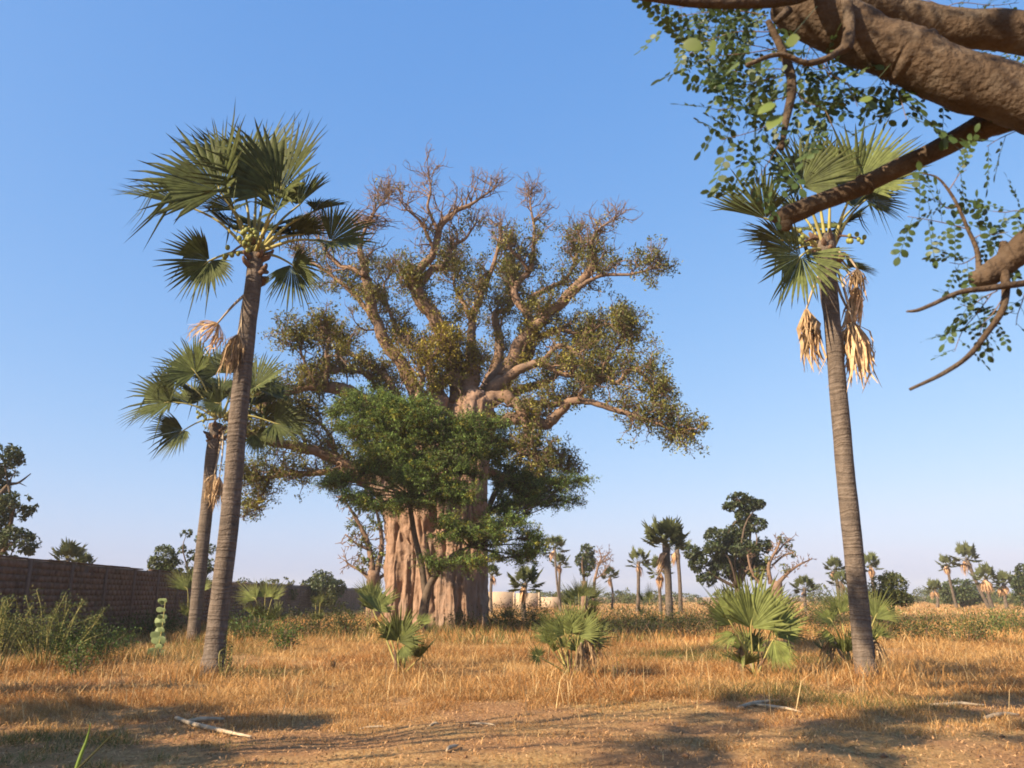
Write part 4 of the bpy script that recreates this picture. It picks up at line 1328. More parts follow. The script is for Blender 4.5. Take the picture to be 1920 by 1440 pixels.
# limbs traced as (x, y, radius) in an enlarged view, with a depth offset for root and tip
LIMBS = [
    ([(985, 1010, 62), (985, 900, 54), (1000, 830, 46), (1008, 805, 42)], -0.5, -0.8),
    ([(950, 960, 40), (925, 780, 38), (895, 690, 36), (855, 620, 35), (795, 540, 33), (758, 460, 30)], -0.5, -2.5),
    ([(758, 470, 24), (790, 400, 20), (842, 350, 18), (868, 240, 16), (930, 175, 12), (1000, 140, 8), (1060, 100, 5), (1105, 70, 2.5)], -2.5, -3.5),
    ([(770, 475, 22), (830, 420, 18), (895, 390, 17), (912, 325, 12), (970, 285, 7), (1020, 220, 4)], -2.5, -1.5),
    ([(868, 250, 9), (822, 160, 7), (832, 85, 5), (826, 20, 2)], -3.2, -3.8),
    ([(850, 330, 9), (795, 215, 7), (740, 165, 4), (700, 120, 2)], -3.0, -4.2),
    ([(800, 980, 36), (740, 850, 32), (665, 740, 28), (600, 610, 28), (572, 490, 25), (556, 380, 18), (540, 330, 13), (560, 250, 8), (610, 160, 4), (660, 100, 2)], 0.5, -1.5),
    ([(600, 620, 14), (560, 560, 12), (480, 480, 11), (420, 430, 9), (330, 370, 7), (290, 330, 4)], 0.0, 1.5),
    ([(560, 430, 14), (500, 400, 11), (440, 380, 8), (380, 300, 5), (360, 230, 3)], -1.0, 0.5),
    ([(700, 1080, 44), (600, 990, 40), (530, 940, 36), (465, 905, 34), (395, 888, 26), (300, 905, 16), (220, 930, 10), (150, 965, 4)], -0.5, -3.0),
    ([(398, 885, 14), (405, 800, 11), (400, 740, 10), (420, 690, 6), (390, 660, 3)], -2.2, -3.2),
    ([(345, 870, 13), (390, 835, 14), (450, 825, 13), (530, 828, 13), (600, 870, 14)], -2.0, 0.5),
    ([(350, 865, 10), (320, 810, 8), (300, 760, 6), (280, 690, 3)], -2.2, -2.5),
    ([(690, 1370, 46), (610, 1285, 36), (520, 1228, 33), (400, 1178, 28), (260, 1138, 22), (120, 1112, 15), (60, 1090, 8), (20, 1060, 3)], 0.0, -2.5),
    ([(620, 1320, 24), (480, 1265, 18), (350, 1250, 15), (225, 1258, 11), (120, 1280, 7), (70, 1292, 3)], 0.8, 1.5),
    ([(225, 1258, 10), (175, 1240, 9), (155, 1290, 8), (130, 1350, 6), (110, 1390, 3)], 1.3, 1.3),
    ([(330, 1160, 10), (270, 1050, 9), (200, 1000, 7), (150, 960, 4)], -1.2, -0.5),
    ([(450, 1195, 12), (420, 1100, 9), (370, 1040, 7), (300, 1000, 4)], -0.7, 0.2),
    ([(1020, 1000, 52), (1080, 940, 46), (1130, 880, 42), (1170, 800, 36), (1210, 700, 30), (1300, 610, 26), (1400, 520, 25), (1488, 425, 22), (1512, 345, 16), (1500, 300, 10), (1530, 240, 6), (1600, 200, 2)], 0.5, -1.0),
    ([(1440, 485, 14), (1500, 450, 9), (1560, 432, 8), (1640, 430, 7), (1700, 420, 5), (1755, 405, 3)], -0.5, -2.0),
    ([(1005, 1000, 52), (1060, 920, 48), (1110, 860, 44), (1150, 820, 38), (1225, 780, 30), (1245, 690, 24), (1240, 600, 20), (1180, 510, 17), (1200, 450, 15), (1245, 400, 13), (1262, 270, 8), (1250, 170, 5), (1240, 90, 2)], 1.0, 2.0),
    ([(1240, 420, 10), (1200, 360, 8), (1165, 340, 4)], 1.6, 1.0),
    ([(1238, 610, 18), (1255, 530, 14), (1330, 480, 12), (1400, 440, 10), (1440, 330, 6), (1450, 240, 3)], 1.5, 2.5),
    ([(1010, 1020, 58), (1110, 1035, 36), (1200, 1030, 30), (1300, 1050, 27), (1345, 1020, 24), (1400, 962, 20), (1480, 958, 16), (1620, 1000, 13), (1740, 1035, 9), (1870, 1090, 3)], -0.5, -4.0),
    ([(1060, 950, 38), (1120, 935, 30), (1190, 965, 26), (1222, 1030, 18), (1228, 1100, 11), (1245, 1155, 9), (1290, 1188, 4)], -1.2, -2.2),
    ([(1150, 950, 18), (1280, 965, 15), (1400, 955, 14), (1500, 890, 9), (1570, 860, 5)], -0.5, 1.0),
    ([(1080, 920, 36), (1150, 860, 28), (1210, 820, 22), (1290, 795, 16), (1345, 825, 14), (1450, 855, 11), (1550, 850, 9), (1600, 880, 11), (1645, 832, 11), (1690, 825, 10), (1740, 880, 7), (1765, 935, 4)], -0.5, -3.0),
    ([(1200, 825, 16), (1290, 790, 13), (1380, 720, 11), (1460, 780, 11), (1530, 820, 9), (1600, 740, 5), (1640, 660, 3)], -0.3, -1.5),
    ([(1215, 705, 20), (1300, 680, 15), (1380, 660, 12), (1460, 680, 9), (1540, 640, 6), (1620, 640, 3)], 0.5, -0.5),
    ([(1000, 810, 30), (1005, 700, 22), (1010, 620, 18), (1040, 520, 15), (1090, 400, 10), (1125, 260, 6), (1120, 220, 3)], 0.5, 2.0),
    ([(1010, 640, 12), (960, 540, 10), (930, 470, 7), (940, 380, 4)], 1.0, 2.5),
    ([(800, 1060, 28), (825, 1000, 25), (855, 930, 24), (885, 870, 22), (950, 835, 20)], -1.2, -1.0),
    ([(760, 1060, 22), (775, 950, 16), (795, 870, 13), (795, 800, 12), (840, 770, 11), (900, 720, 8)], -2.0, -2.2),
    ([(760, 1040, 28), (695, 940, 20), (640, 850, 15), (560, 790, 11), (500, 760, 8), (450, 700, 4)], -0.5, 1.5),
    ([(930, 1000, 34), (860, 900, 26), (800, 760, 18), (720, 700, 14), (680, 620, 10), (640, 480, 6), (690, 400, 3)], 2.0, 4.0),
    ([(1000, 1000, 40), (1070, 900, 32), (1120, 720, 22), (1100, 600, 16), (1160, 560, 12), (1180, 420, 7)], 2.5, 5.0),
    ([(1060, 960, 30), (1220, 900, 20), (1340, 860, 14), (1420, 760, 9), (1500, 690, 5)], 2.0, 5.0),
    ([(1040, 1100, 26), (1150, 1130, 22), (1260, 1180, 17), (1330, 1220, 12), (1400, 1240, 6)], 2.0, 3.5),
    ([(1040, 1230, 22), (1130, 1260, 18), (1200, 1300, 13), (1260, 1290, 7)], 2.0, 3.2),
]
limb_pts = []
for i, (path, d0, d1) in enumerate(LIMBS):
    n = len(path); pts = []; rad = []
    for j, (zx, zy, r) in enumerate(path):
        px, py = Z3(zx, zy); y = BY + 1.0 + d0 + (d1 - d0) * j / (n - 1)
        pts.append(P(px, py, y)); rad.append(0.88 * r / 2.207 * PXM(py, y))
    sp, sr = smooth_path(pts, rad, 6)
    kn = np.random.default_rng(900 + i)
    w = kn.normal(0, 1, sp.shape); w[1:-1] = (w[:-2] + w[1:-1] + w[2:]) / 3
    sp = sp + w * np.minimum(sr, 0.25)[:, None] * 0.35
    v, f = tube(sp, sr, 12 if rad[0] > 0.3 else 8, 1, 0.07, i)
    mb = MB(); mb.add(v, f)
    obj('limb', mb, 'limb_bark', baobab, smooth=True)
    limb_pts.append((sp, sr))

# branchlets, twigs and leaves
CENT = P(900, 780, BY + 1)
br = MB(); tw = MB(); lf = MB()
lpos = []; ltone = []
tA = []; tB = []; tr0 = []
R3 = np.random.default_rng(31)


def leafy(px, py):
    b = np.clip((py - 395) / 110, 0.0, 1.0)
    if px < 760:
        b = np.clip((py - 440) / 90, 0.03, 1)
    return b


def grow(p, d, L, r, n):
    pts = [p]
    for k in range(n):
        d = nrm(d + R3.normal(0, 0.38, 3) + np.array([0, 0, 0.10]))
        p = p + d * L / n
        pts.append(p)
    return np.array(pts), d


for li, (sp, sr) in enumerate(limb_pts):
    L = np.linalg.norm(np.diff(sp, axis=0), axis=1).sum()
    cum = np.concatenate([[0], np.cumsum(np.linalg.norm(np.diff(sp, axis=0), axis=1))]) / L
    nb = int(L * 3.4) + 5
    for k in range(nb):
        t = 1 - R3.uniform(0, 1) ** 1.4 * 0.80 if k > 2 else 1 - 0.02 * k
        i = min(len(sp) - 2, int(np.searchsorted(cum, t)))
        if sr[i] > 0.62:
            continue
        p = sp[i]; dl = nrm(sp[min(i + 1, len(sp) - 1)] - sp[max(0, i - 1)])
        out = nrm(p - CENT)
        d = nrm(dl * 0.55 + out * 0.35 + np.array([0, 0, 0.35]) + R3.normal(0, 0.62, 3))
        ln = R3.uniform(0.7, 1.9) * (0.75 if t > 0.9 else 1)
        r0 = min(sr[i] * 0.55, R3.uniform(0.035, 0.075))
        pts, de = grow(p, d, ln, r0, 5)
        v, f = tube(pts, np.linspace(r0, 0.018, 6), 5, 1, cap=False)
        br.add(v, f)
        bz = leafy(*proj(pts[-1]))
        for m in range(8 if bz > 0.3 else 5):
            j = R3.integers(1, 6)
            d2 = nrm(nrm(pts[j] - pts[j - 1]) * 0.6 + R3.normal(0, 0.6, 3) + np.array([0, 0, 0.25]))
            q, d3 = grow(pts[j], d2, R3.uniform(0.3, 0.8), 0.02, 2)
            tA += [q[0], q[1]]; tB += [q[1], q[2]]; tr0 += [0.022, 0.016]
            for s in range(3 if bz > 0.3 else 2):
                d4 = nrm(d3 * 0.7 + R3.normal(0, 0.6, 3) + np.array([0, 0, 0.3]))
                e = q[1 + (s % 2)] + d4 * R3.uniform(0.15, 0.4)
                tA.append(q[1 + (s % 2)]); tB.append(e); tr0.append(0.012)
            px, py = proj(q[2])
            if R3.uniform() < leafy(px, py) * 0.78:
                lpos.append(q[2])
lpos = np.array(lpos)
rt = np.array(tr0)
v, f = prisms(np.array(tA), np.array(tB), rt * 1.0, rt * 0.6)
tw.add(v, f)
obj('branchlets', br, 'limb_bark', baobab, smooth=True, kind='stuff')
obj('twigs', tw, 'twig', baobab, kind='stuff')
nl = 19
cp = np.repeat(lpos, nl, 0) + R3.normal(0, 0.16, (len(lpos) * nl, 3))
px, py = proj(lpos)
yel = np.exp(-(((px - 850) / 190) ** 2 + ((py - 640) / 100) ** 2)) * 0.75 + 0.15
yel = np.clip(yel + R3.normal(0, 0.25, len(yel)), 0, 1)
tt = np.array([1.0, 1.0, 1.0]) * (1 - yel[:, None]) + np.array([2.1, 1.55, 0.7]) * yel[:, None]
tt = np.repeat(tt, nl, 0) * R3.uniform(0.6, 1.35, (len(cp), 1))
v, f, t = leaf_quads(cp, 0.17, R3, 0.5, 0.45, tt)
lf.add(v, f, t)
obj('crown', lf, 'baobab_leaf', baobab, kind='stuff')
# short swollen spurs and pods hanging in the lit middle of the crown

# bird nest in the top left of the crown
nc = P(690, 416, BY + 0.2)
nb_ = MB(); rn = np.random.default_rng(3)
A = nc + rn.normal(0, 1, (260, 3)) * np.array([0.55, 0.4, 0.13]); B = A + rn.normal(0, 1, (260, 3)) * np.array([0.45, 0.35, 0.12])
v, f = prisms(A, B, 0.022, 0.014); nb_.add(v, f)
o = obj('bird_nest', nb_, 'nest', origin=nc)
tag(o, 'untidy brown stick nest lodged in the bare baobab top next to the tallest palm', 'nest')

# ================================================================== THE GREEN THORN TREE IN FRONT OF THE BAOBAB
AY = 34.5
aroot = thing('acacia_tree', 'feathery bright green thorn tree growing up against the baobab trunk', 'tree', gbase(792, AY))
ra = np.random.default_rng(44)
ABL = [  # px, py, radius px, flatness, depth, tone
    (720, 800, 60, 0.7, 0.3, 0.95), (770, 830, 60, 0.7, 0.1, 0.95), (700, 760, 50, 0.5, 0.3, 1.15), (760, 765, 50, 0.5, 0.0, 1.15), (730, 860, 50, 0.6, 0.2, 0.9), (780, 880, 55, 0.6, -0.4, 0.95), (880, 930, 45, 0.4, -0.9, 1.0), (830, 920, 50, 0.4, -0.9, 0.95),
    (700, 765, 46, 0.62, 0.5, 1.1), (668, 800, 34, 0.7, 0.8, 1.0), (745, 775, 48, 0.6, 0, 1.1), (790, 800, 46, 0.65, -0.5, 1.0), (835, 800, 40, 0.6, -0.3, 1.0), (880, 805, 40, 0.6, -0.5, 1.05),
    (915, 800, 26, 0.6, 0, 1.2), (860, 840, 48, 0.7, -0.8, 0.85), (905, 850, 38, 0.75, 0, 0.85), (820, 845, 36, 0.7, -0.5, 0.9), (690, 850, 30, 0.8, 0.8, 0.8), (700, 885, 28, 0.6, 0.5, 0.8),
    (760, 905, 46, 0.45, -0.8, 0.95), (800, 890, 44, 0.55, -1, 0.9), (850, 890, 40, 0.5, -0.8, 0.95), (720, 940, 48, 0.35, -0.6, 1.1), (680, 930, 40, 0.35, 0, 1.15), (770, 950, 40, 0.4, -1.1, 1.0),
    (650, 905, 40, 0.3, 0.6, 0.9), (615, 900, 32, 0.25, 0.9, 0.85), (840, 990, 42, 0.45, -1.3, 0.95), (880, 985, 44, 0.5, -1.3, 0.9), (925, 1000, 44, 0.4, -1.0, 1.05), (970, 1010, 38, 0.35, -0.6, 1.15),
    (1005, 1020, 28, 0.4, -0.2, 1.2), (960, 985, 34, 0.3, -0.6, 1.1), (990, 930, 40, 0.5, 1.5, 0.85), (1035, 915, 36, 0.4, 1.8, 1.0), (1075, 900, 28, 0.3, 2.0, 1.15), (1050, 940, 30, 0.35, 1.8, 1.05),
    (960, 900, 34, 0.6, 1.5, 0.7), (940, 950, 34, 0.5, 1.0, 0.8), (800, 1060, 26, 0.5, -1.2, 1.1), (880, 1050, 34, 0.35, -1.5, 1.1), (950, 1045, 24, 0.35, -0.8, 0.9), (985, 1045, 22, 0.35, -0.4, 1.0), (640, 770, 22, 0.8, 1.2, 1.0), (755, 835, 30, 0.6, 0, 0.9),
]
aleaf = MB(); atw = MB()
stem_pts = [gbase(792, AY) - [0, 0, .3], P(797, 1130, AY), P(812, 1085, AY - 0.3), P(845, 1045, AY - 0.6), P(880, 1025, AY - 0.8)]
v, f = tube(stem_pts, [0.22, 0.19, 0.16, 0.12, 0.05], 9, 5, 0.08, 3)
mb = MB(); mb.add(v, f); obj('trunk', mb, 'dark_bark', aroot, smooth=True)
stem2 = [P(800, 1125, AY), P(790, 1060, AY + 0.1), P(775, 990, AY + 0.2), P(770, 930, AY), P(790, 870, AY), P(800, 820, AY)]
v, f = tube(stem2, [0.14, 0.13, 0.11, 0.09, 0.06, 0.03], 8, 5, 0.08, 4)
mb = MB(); mb.add(v, f); obj('branch', mb, 'dark_bark', aroot, smooth=True)
forks = np.array([stem_pts[2], stem_pts[3], stem_pts[4], stem2[1], stem2[2], stem2[3], stem2[4], stem2[5]])
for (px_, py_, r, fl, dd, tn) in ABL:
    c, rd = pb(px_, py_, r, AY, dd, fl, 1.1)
    k = np.argmin(np.linalg.norm((forks - c) * np.array([1, 0.5, 1]), axis=1))
    a = forks[k]
    v, f = tube([a, (a + c) / 2 + ra.normal(0, 0.12, 3), c], [0.05, 0.035, 0.012], 5, 3)
    mb = MB(); mb.add(v, f); obj('branch', mb, 'dark_bark', aroot, smooth=True)
    # sprays: short twigs through the blob, each lined with small leaflets
    ns = int(118 * math.pi * rd[0] * rd[2]) + 40
    sp = blob_points(c, np.array(rd) * 1.08, ns, ra, 0.12, 0.475)
    sd_ = nrm([0, 0, 0.0]) + (sp - c) / np.array(rd) + ra.normal(0, 0.6, sp.shape)
    sd_[:, 2] *= 0.45
    sd_ /= np.linalg.norm(sd_, axis=1, keepdims=True)
    ln = ra.uniform(0.25, 0.75, len(sp))
    v, f = prisms(sp, sp + sd_ * ln[:, None], 0.010, 0.004); atw.add(v, f)
    v, f = prisms(np.repeat(c[None], 14, 0), sp[:14], 0.022, 0.010); atw.add(v, f)
    m = 20
    tpos = ra.uniform(0, 1, (len(sp), m))
    q = sp[:, None] + sd_[:, None] * (ln[:, None] * tpos)[:, :, None] + ra.normal(0, 0.05, (len(sp), m, 3))
    q = q.reshape(-1, 3)
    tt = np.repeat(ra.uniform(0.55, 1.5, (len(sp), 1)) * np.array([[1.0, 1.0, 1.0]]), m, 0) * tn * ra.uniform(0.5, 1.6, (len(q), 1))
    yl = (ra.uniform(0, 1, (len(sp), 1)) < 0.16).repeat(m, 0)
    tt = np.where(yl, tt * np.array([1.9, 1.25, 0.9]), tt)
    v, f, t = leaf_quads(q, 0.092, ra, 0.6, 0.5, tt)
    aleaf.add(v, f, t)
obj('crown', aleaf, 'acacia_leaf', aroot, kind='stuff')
obj('twigs', atw, 'dark_bark', aroot, kind='stuff')

# leafy tree half behind the baobab, shade put into its dark leaf tint
Y = 47
crown_tree('tree', 'green tree with shade tinted into its leaves, tucked behind the right side of the baobab trunk', 'tree', gbase(885, Y),
           [pb(940, 830, 22, Y), pb(955, 860, 30, Y), pb(975, 890, 34, Y), pb(1000, 910, 34, Y), pb(960, 920, 36, Y), pb(940, 890, 28, Y), pb(1020, 930, 24, Y), pb(985, 945, 26, Y)],
           65, 0.2, 260, trunk_r=0.3, tone=0.6, gap=0.42, fork=0.75)

# ================================================================== BUSHES AND WEEDS
def bush(label, px, py_top, half_px, Y, seed, tone=1.0, leaf=0.06, dens=900, mat='bush_leaf', group='bushes in the dry grass', stems=9, gap=0.4, stalky=False):
    """several stems from the ground, leaves strung along and around them"""
    rg = np.random.default_rng(seed)
    b = gbase(px, Y)
    h = max(0.25, P(px, py_top, Y)[2] - b[2]); w = half_px * PXM(py_top, Y)
    root = thing('bush', label, 'bush', b, group)
    ml = MB()
    for k in range(stems):
        a = rg.uniform(0, 2 * math.pi); q = math.sqrt(rg.uniform(0.02, 1)) * w
        hh = h * rg.uniform(0.6, 1.05) * (1 - 0.35 * (q / w) ** 2)
        e = b + np.array([math.cos(a) * q, math.sin(a) * q * 0.8, hh])
        s = b + np.array([math.cos(a) * q * 0.2, math.sin(a) * q * 0.2, -0.05])
        m = (s + e) / 2 + rg.normal(0, 0.06, 3) * h + np.array([0, 0, 0.1 * h])
        pts, rd = smooth_path([s, m, e], [0.014, 0.010, 0.004], 4)
        v, f = tube(pts, rd, 5)
        ms = MB(); ms.add(v, f); obj('stem', ms, 'petiole' if stalky else 'twig', root, smooth=True)
        n = int(dens * w * h * 1.6 / stems)
        t = rg.uniform(0.15 if not stalky else 0.3, 1.05, n) ** 0.8
        c = s[None] * ((1 - t) ** 2)[:, None] + 2 * (t * (1 - t))[:, None] * m + (t * t)[:, None] * e
        sp = (0.30 * w if not stalky else 0.12 * w) / math.sqrt(stems / 8)
        p = c + rg.normal(0, 1, (n, 3)) * sp * np.array([1, 1, 0.7])
        p[:, 2] = np.maximum(p[:, 2], b[2] + 0.03)
        tt = tints(n, rg, 0.65, 1.35, 0.12) * tone * rg.uniform(0.8, 1.2)
        v, f, t2 = leaf_quads(p, leaf, rg, 0.4, 0.45, tt)
        ml.add(v, f, t2)
    obj('foliage', ml, mat, root, kind='stuff')
    return root


bush('tall straggly weed bush with bare yellowish stalks near the shaded wall', 105, 1098, 95, 19.5, 71, 1.35, 0.055, 1100, stems=34, stalky=True)
bush('weed bush with upright stalks below the dark tree by the wall', 8, 1095, 60, 18.0, 72, 1.35, 0.055, 1100, stems=26, stalky=True)
bush('low spreading green weed bush between the straggly weeds and the palms', 180, 1158, 75, 20.0, 73, 0.75, 0.06, 2000, 'acacia_leaf', stems=18)
bush('small weed tuft in front of the low spreading weed bush', 165, 1195, 40, 17.5, 74, 0.7, 0.05, 1500, 'acacia_leaf', stems=10)
bush('thin dark leafed sapling stem at the foot of the fruiting tall palm', 428, 1172, 16, 16.9, 75, 0.5, 0.05, 900, stems=5, stalky=True)
for i, (lab, px, py, hw, Y, tn, mt) in enumerate([
    ('low green scrub at the left edge of the baobab trunk', 655, 1150, 70, 33, 0.85, 'bush_leaf'),
    ('dull green scrub between the shorter palm and the baobab', 570, 1150, 60, 31, 0.7, 'bush_leaf'),
    ('creeping scrub patch beside the shrub palm below the far wall', 470, 1148, 60, 30, 0.75, 'acacia_leaf'),
    ('leafy scrub at the middle of the baobab foot', 862, 1150, 34, 36, 0.8, 'bush_leaf'),
    ('olive scrub at the right foot of the baobab', 960, 1138, 55, 36, 0.75, 'bush_leaf'),
    ('green scrub under the short dark palm right of the baobab', 1010, 1132, 35, 38, 0.7, 'acacia_leaf'),
    ('broad dark scrub bank behind the bushy shrub palm', 1190, 1138, 70, 35, 0.65, 'bush_leaf'),
    ('olive scrub bank left of the largest shrub palm', 1285, 1142, 70, 34, 0.7, 'bush_leaf'),
    ('dark scrub behind the largest shrub palm', 1345, 1140, 45, 36, 0.6, 'bush_leaf'),
    ('yellowish scrub right of the lone tall palm', 1720, 1148, 55, 30, 1.15, 'bush_leaf'),
    ('wide pale scrub in the open field right of the lone tall palm', 1800, 1152, 75, 29, 1.1, 'bush_leaf'),
    ('fresh green round bush at the edge of the open field', 1880, 1140, 35, 34, 1.1, 'acacia_leaf'),
    ('tall dry weed bush next to the fresh green round bush', 1925, 1130, 40, 33, 1.0, 'bush_leaf'),
    ('small scrub between the tangled shrub palm and the rounded bush tree', 1655, 1150, 30, 30, 0.9, 'bush_leaf'),
    ('scrub behind the tangled shrub palm', 1540, 1130, 60, 36, 0.85, 'bush_leaf'),
    ('scrub at the wall foot behind the pale broad leaved weed', 285, 1150, 60, 33, 0.55, 'acacia_leaf'),
    ('small green weed in open grass right of the bushy shrub palm', 1150, 1228, 12, 17.2, 0.9, 'acacia_leaf'),
    ('small green weed in open grass left of the baobab shrub palm', 640, 1225, 14, 19, 0.9, 'acacia_leaf'),
    ('green scrub patch in grass right of the fruiting tall palm', 540, 1172, 36, 25, 0.8, 'acacia_leaf'),
]):
    small = hw < 20
    bush(lab, px, py - (0 if small else 9), hw, Y, 80 + i, tn, 0.035 if small else 0.085, 1200 if small else 800, mt, stems=6 if small else 16)

# pale broad-leaved weed beside the shorter palm
wb = gbase(305, 21.5)
wr = thing('broadleaf_weed', 'pale broad leaved weed standing alone by the shorter palm', 'plant', wb)
rw = np.random.default_rng(9)
top = P(310, 1128, 21.5)
v, f = tube([wb - [0, 0, .05], (wb + top) / 2 + [0.03, 0, 0], top], [0.02, 0.016, 0.008], 6, 4)
mb = MB(); mb.add(v, f); obj('stem', mb, 'petiole', wr, smooth=True)
hgt = top[2] - wb[2]
k = 0
for lev in range(11):
    z = wb[2] + hgt * (0.08 + 0.9 * lev / 10) + rw.normal(0, 0.03)
    for s in (0, 1):
        a = lev * 1.57 + s * math.pi + rw.normal(0, 0.6)
        L = rw.uniform(0.24, 0.34) * (1 - 0.4 * lev / 10)
        d = nrm([math.cos(a), math.sin(a) * 0.6, 1.1]); sdv = nrm(np.cross(d, [0.2 * math.cos(a), 0.9, 0.4])); n_ = np.cross(sdv, d)
        p0 = wb + np.array([0.015, 0, 0]) * lev / 10 + np.array([0, 0, z - wb[2]])
        row = []
        for t, w in ((0.0, 0.10), (0.25, 0.36), (0.55, 0.42), (0.85, 0.24), (1.0, 0.02)):
            c = p0 + d * L * t - np.array([0, 0, 0.25 * L * t * t])
            row += [c - sdv * w * L + n_ * 0.06 * L, c, c + sdv * w * L + n_ * 0.06 * L]
        f = []
        for j in range(4):
            for q in range(2):
                i0 = j * 3 + q
                f += [[i0, i0 + 1, i0 + 4], [i0, i0 + 4, i0 + 3]]
        mb = MB(); mb.add(row, f, np.array([1, 1, 1]) * rw.uniform(0.75, 1.2)); obj('leaf', mb, 'weed_leaf', wr, smooth=True)

# two long single blades close to the camera
def long_blade(label, px0, py0, px1, py1, Y, tint, w):
    a = P(px0, py0, Y); b = P(px1, py1, Y); g = float(gh(a[0], Y))
    foot = a + (a - b) * ((a[2] - g) / max(0.05, b[2] - a[2])); foot = np.array([foot[0], Y, g - 0.03])
    v, f = tube([foot, a * 0.5 + foot * 0.5 + [0, 0, 0.01], a, (a + b) / 2 + [0, 0.02, 0.012], b], [w, w, w * 0.9, w * 0.6, w * 0.1], 5, 4)
    mb = MB(); mb.add(v, f, np.array(tint))
    return tag(obj('grass_blade', mb, 'grass', origin=foot), label, 'grass blade')


long_blade('single fresh green grass blade sticking up from the shaded ground', 146, 1432, 170, 1356, 4.6, (0.17, 0.24, 0.05), 0.012)
long_blade('dark leaning grass stem beside the fresh green blade', 160, 1428, 236, 1356, 4.5, (0.05, 0.05, 0.02), 0.006)

# fallen sticks and palm stalks on the bare ground
STK = [('long pale dry palm stalk lying on bare soil before the fruiting palm', 330, 1345, 470, 1385, 0.03),
       ('short bleached stick on bare soil below the small shrub palm', 675, 1362, 722, 1360, 0.016),
       ('short pale stick lying alone on bare soil mid foreground', 806, 1365, 822, 1362, 0.018),
       ('thin curved twig at the front of the bare soil patch', 838, 1420, 858, 1408, 0.02),
       ('bleached flattened palm stalk on the ground before the largest shrub palm', 1385, 1338, 1470, 1326, 0.03),
       ('dry stalk crossing the bleached palm stalk in the grass', 1410, 1332, 1505, 1348, 0.022),
       ('pale dry stalk in the shade right of the lone tall palm', 1742, 1338, 1850, 1336, 0.028),
       ('long straw coloured stalk in shade past the pale dry stalk', 1848, 1366, 1912, 1360, 0.03),
       ('grey branch piece lying under the dry grass shade by the wall palms', 350, 1352, 420, 1345, 0.03),
       ('thin dry twig lying across the open soil', 880, 1362, 930, 1366, 0.012)]
rs = np.random.default_rng(8)
for (lab, x0, y0, x1, y1, r) in STK:
    a = G(x0, y0); b = G(x1, y1)
    a[2] += r * 0.9; b[2] += r * 0.9
    m1 = a * 0.66 + b * 0.34 + rs.normal(0, 0.02, 3); m2 = a * 0.34 + b * 0.66 + rs.normal(0, 0.02, 3)
    for m in (m1, m2):
        m[2] = float(gh(m[0], m[1])) + r * 0.9 + 0.015
    v, f = tube([a, m1, m2, b], [r * 0.8, r, r * 0.9, r * 0.4], 7, 5, 0.1, int(x0))
    mb = MB(); mb.add(v, f)
    tag(obj('dry_stick', mb, 'stick', origin=a, smooth=True), lab, 'stick', 'sticks lying on the ground')

# stones and clods
mb = MB()
x, y = scatter(160, 6, 15, rs, 0.9)
for xx, yy in zip(x, y):
    r = rs.uniform(0.012, 0.05)
    c = np.array([xx, yy, float(gh(xx, yy)) + r * 0.2])
    u = np.array([[1, 0, 0], [-1, 0, 0], [0, 1, 0], [0, -1, 0], [0, 0, 0.7], [0, 0, -0.7]]) * r * rs.uniform(0.6, 1.3, (6, 1))
    mb.add(c + u, [[0, 2, 4], [2, 1, 4], [1, 3, 4], [3, 0, 4], [2, 0, 5], [1, 2, 5], [3, 1, 5], [0, 3, 5]])
o = obj('soil_clods', mb, 'stone', kind='stuff')
tag(o, 'small clods and stones on the bare soil', 'clods')

# ------------------------------------------------------------------ far wood along the horizon
rf = np.random.default_rng(66)
mb = MB()
for k in range(150):
    Y = rf.uniform(140, 260)
    px = rf.uniform(-150, 2100) if k % 3 else rf.uniform(1050, 2000)
    c = gbase(px, Y); h = rf.uniform(1.4, 4.2) * (1.2 if rf.uniform() < 0.15 else 0.8); w = rf.uniform(2.5, 7)
    n = int(w * h * 22)
    p = blob_points(c + np.array([0, 0, h * 0.42]), (w * 0.5, w * 0.4, h * 0.6), n, rf, gap=0.34)
    p[:, 2] = np.maximum(p[:, 2], 0.1)
    v, f, t = leaf_quads(p, 0.5, rf, 0.5, 0.6, tints(n, rf, 0.7, 1.3, 0.12)[:len(p)] * rf.uniform(0.8, 1.3))
    mb.add(v, f, t)
o = obj('far_scrub', mb, 'bush_leaf', kind='stuff')
tag(o, 'belt of far scrub and bushes along the horizon', 'scrub')

# ================================================================== TREE OVERHEAD, RIGHT
OY = 2.6
oroot = thing('moringa_tree', 'near tree with thick smooth limbs and small oval leaflets overhanging the lone tall palm', 'tree', (3.15, 2.7, float(gh(3.15, 2.7))))


def opath(pts):
    return np.array([P(px, py, y) for px, py, y, r in pts]), np.array([r * PXM(py, y) for px, py, y, r in pts])


def obranch(pts, sides=12, sub=8, wob=0.03, seed=0, extra=None, name='branch'):
    p, r = opath(pts)
    if extra is not None:
        p = np.vstack([p, extra[0]]); r = np.concatenate([r, extra[1]])
    v, f = tube(p, r, sides, sub, wob, seed)
    mb = MB(); mb.add(v, f)
    return obj(name, mb, 'moringa_bark', oroot, smooth=True)


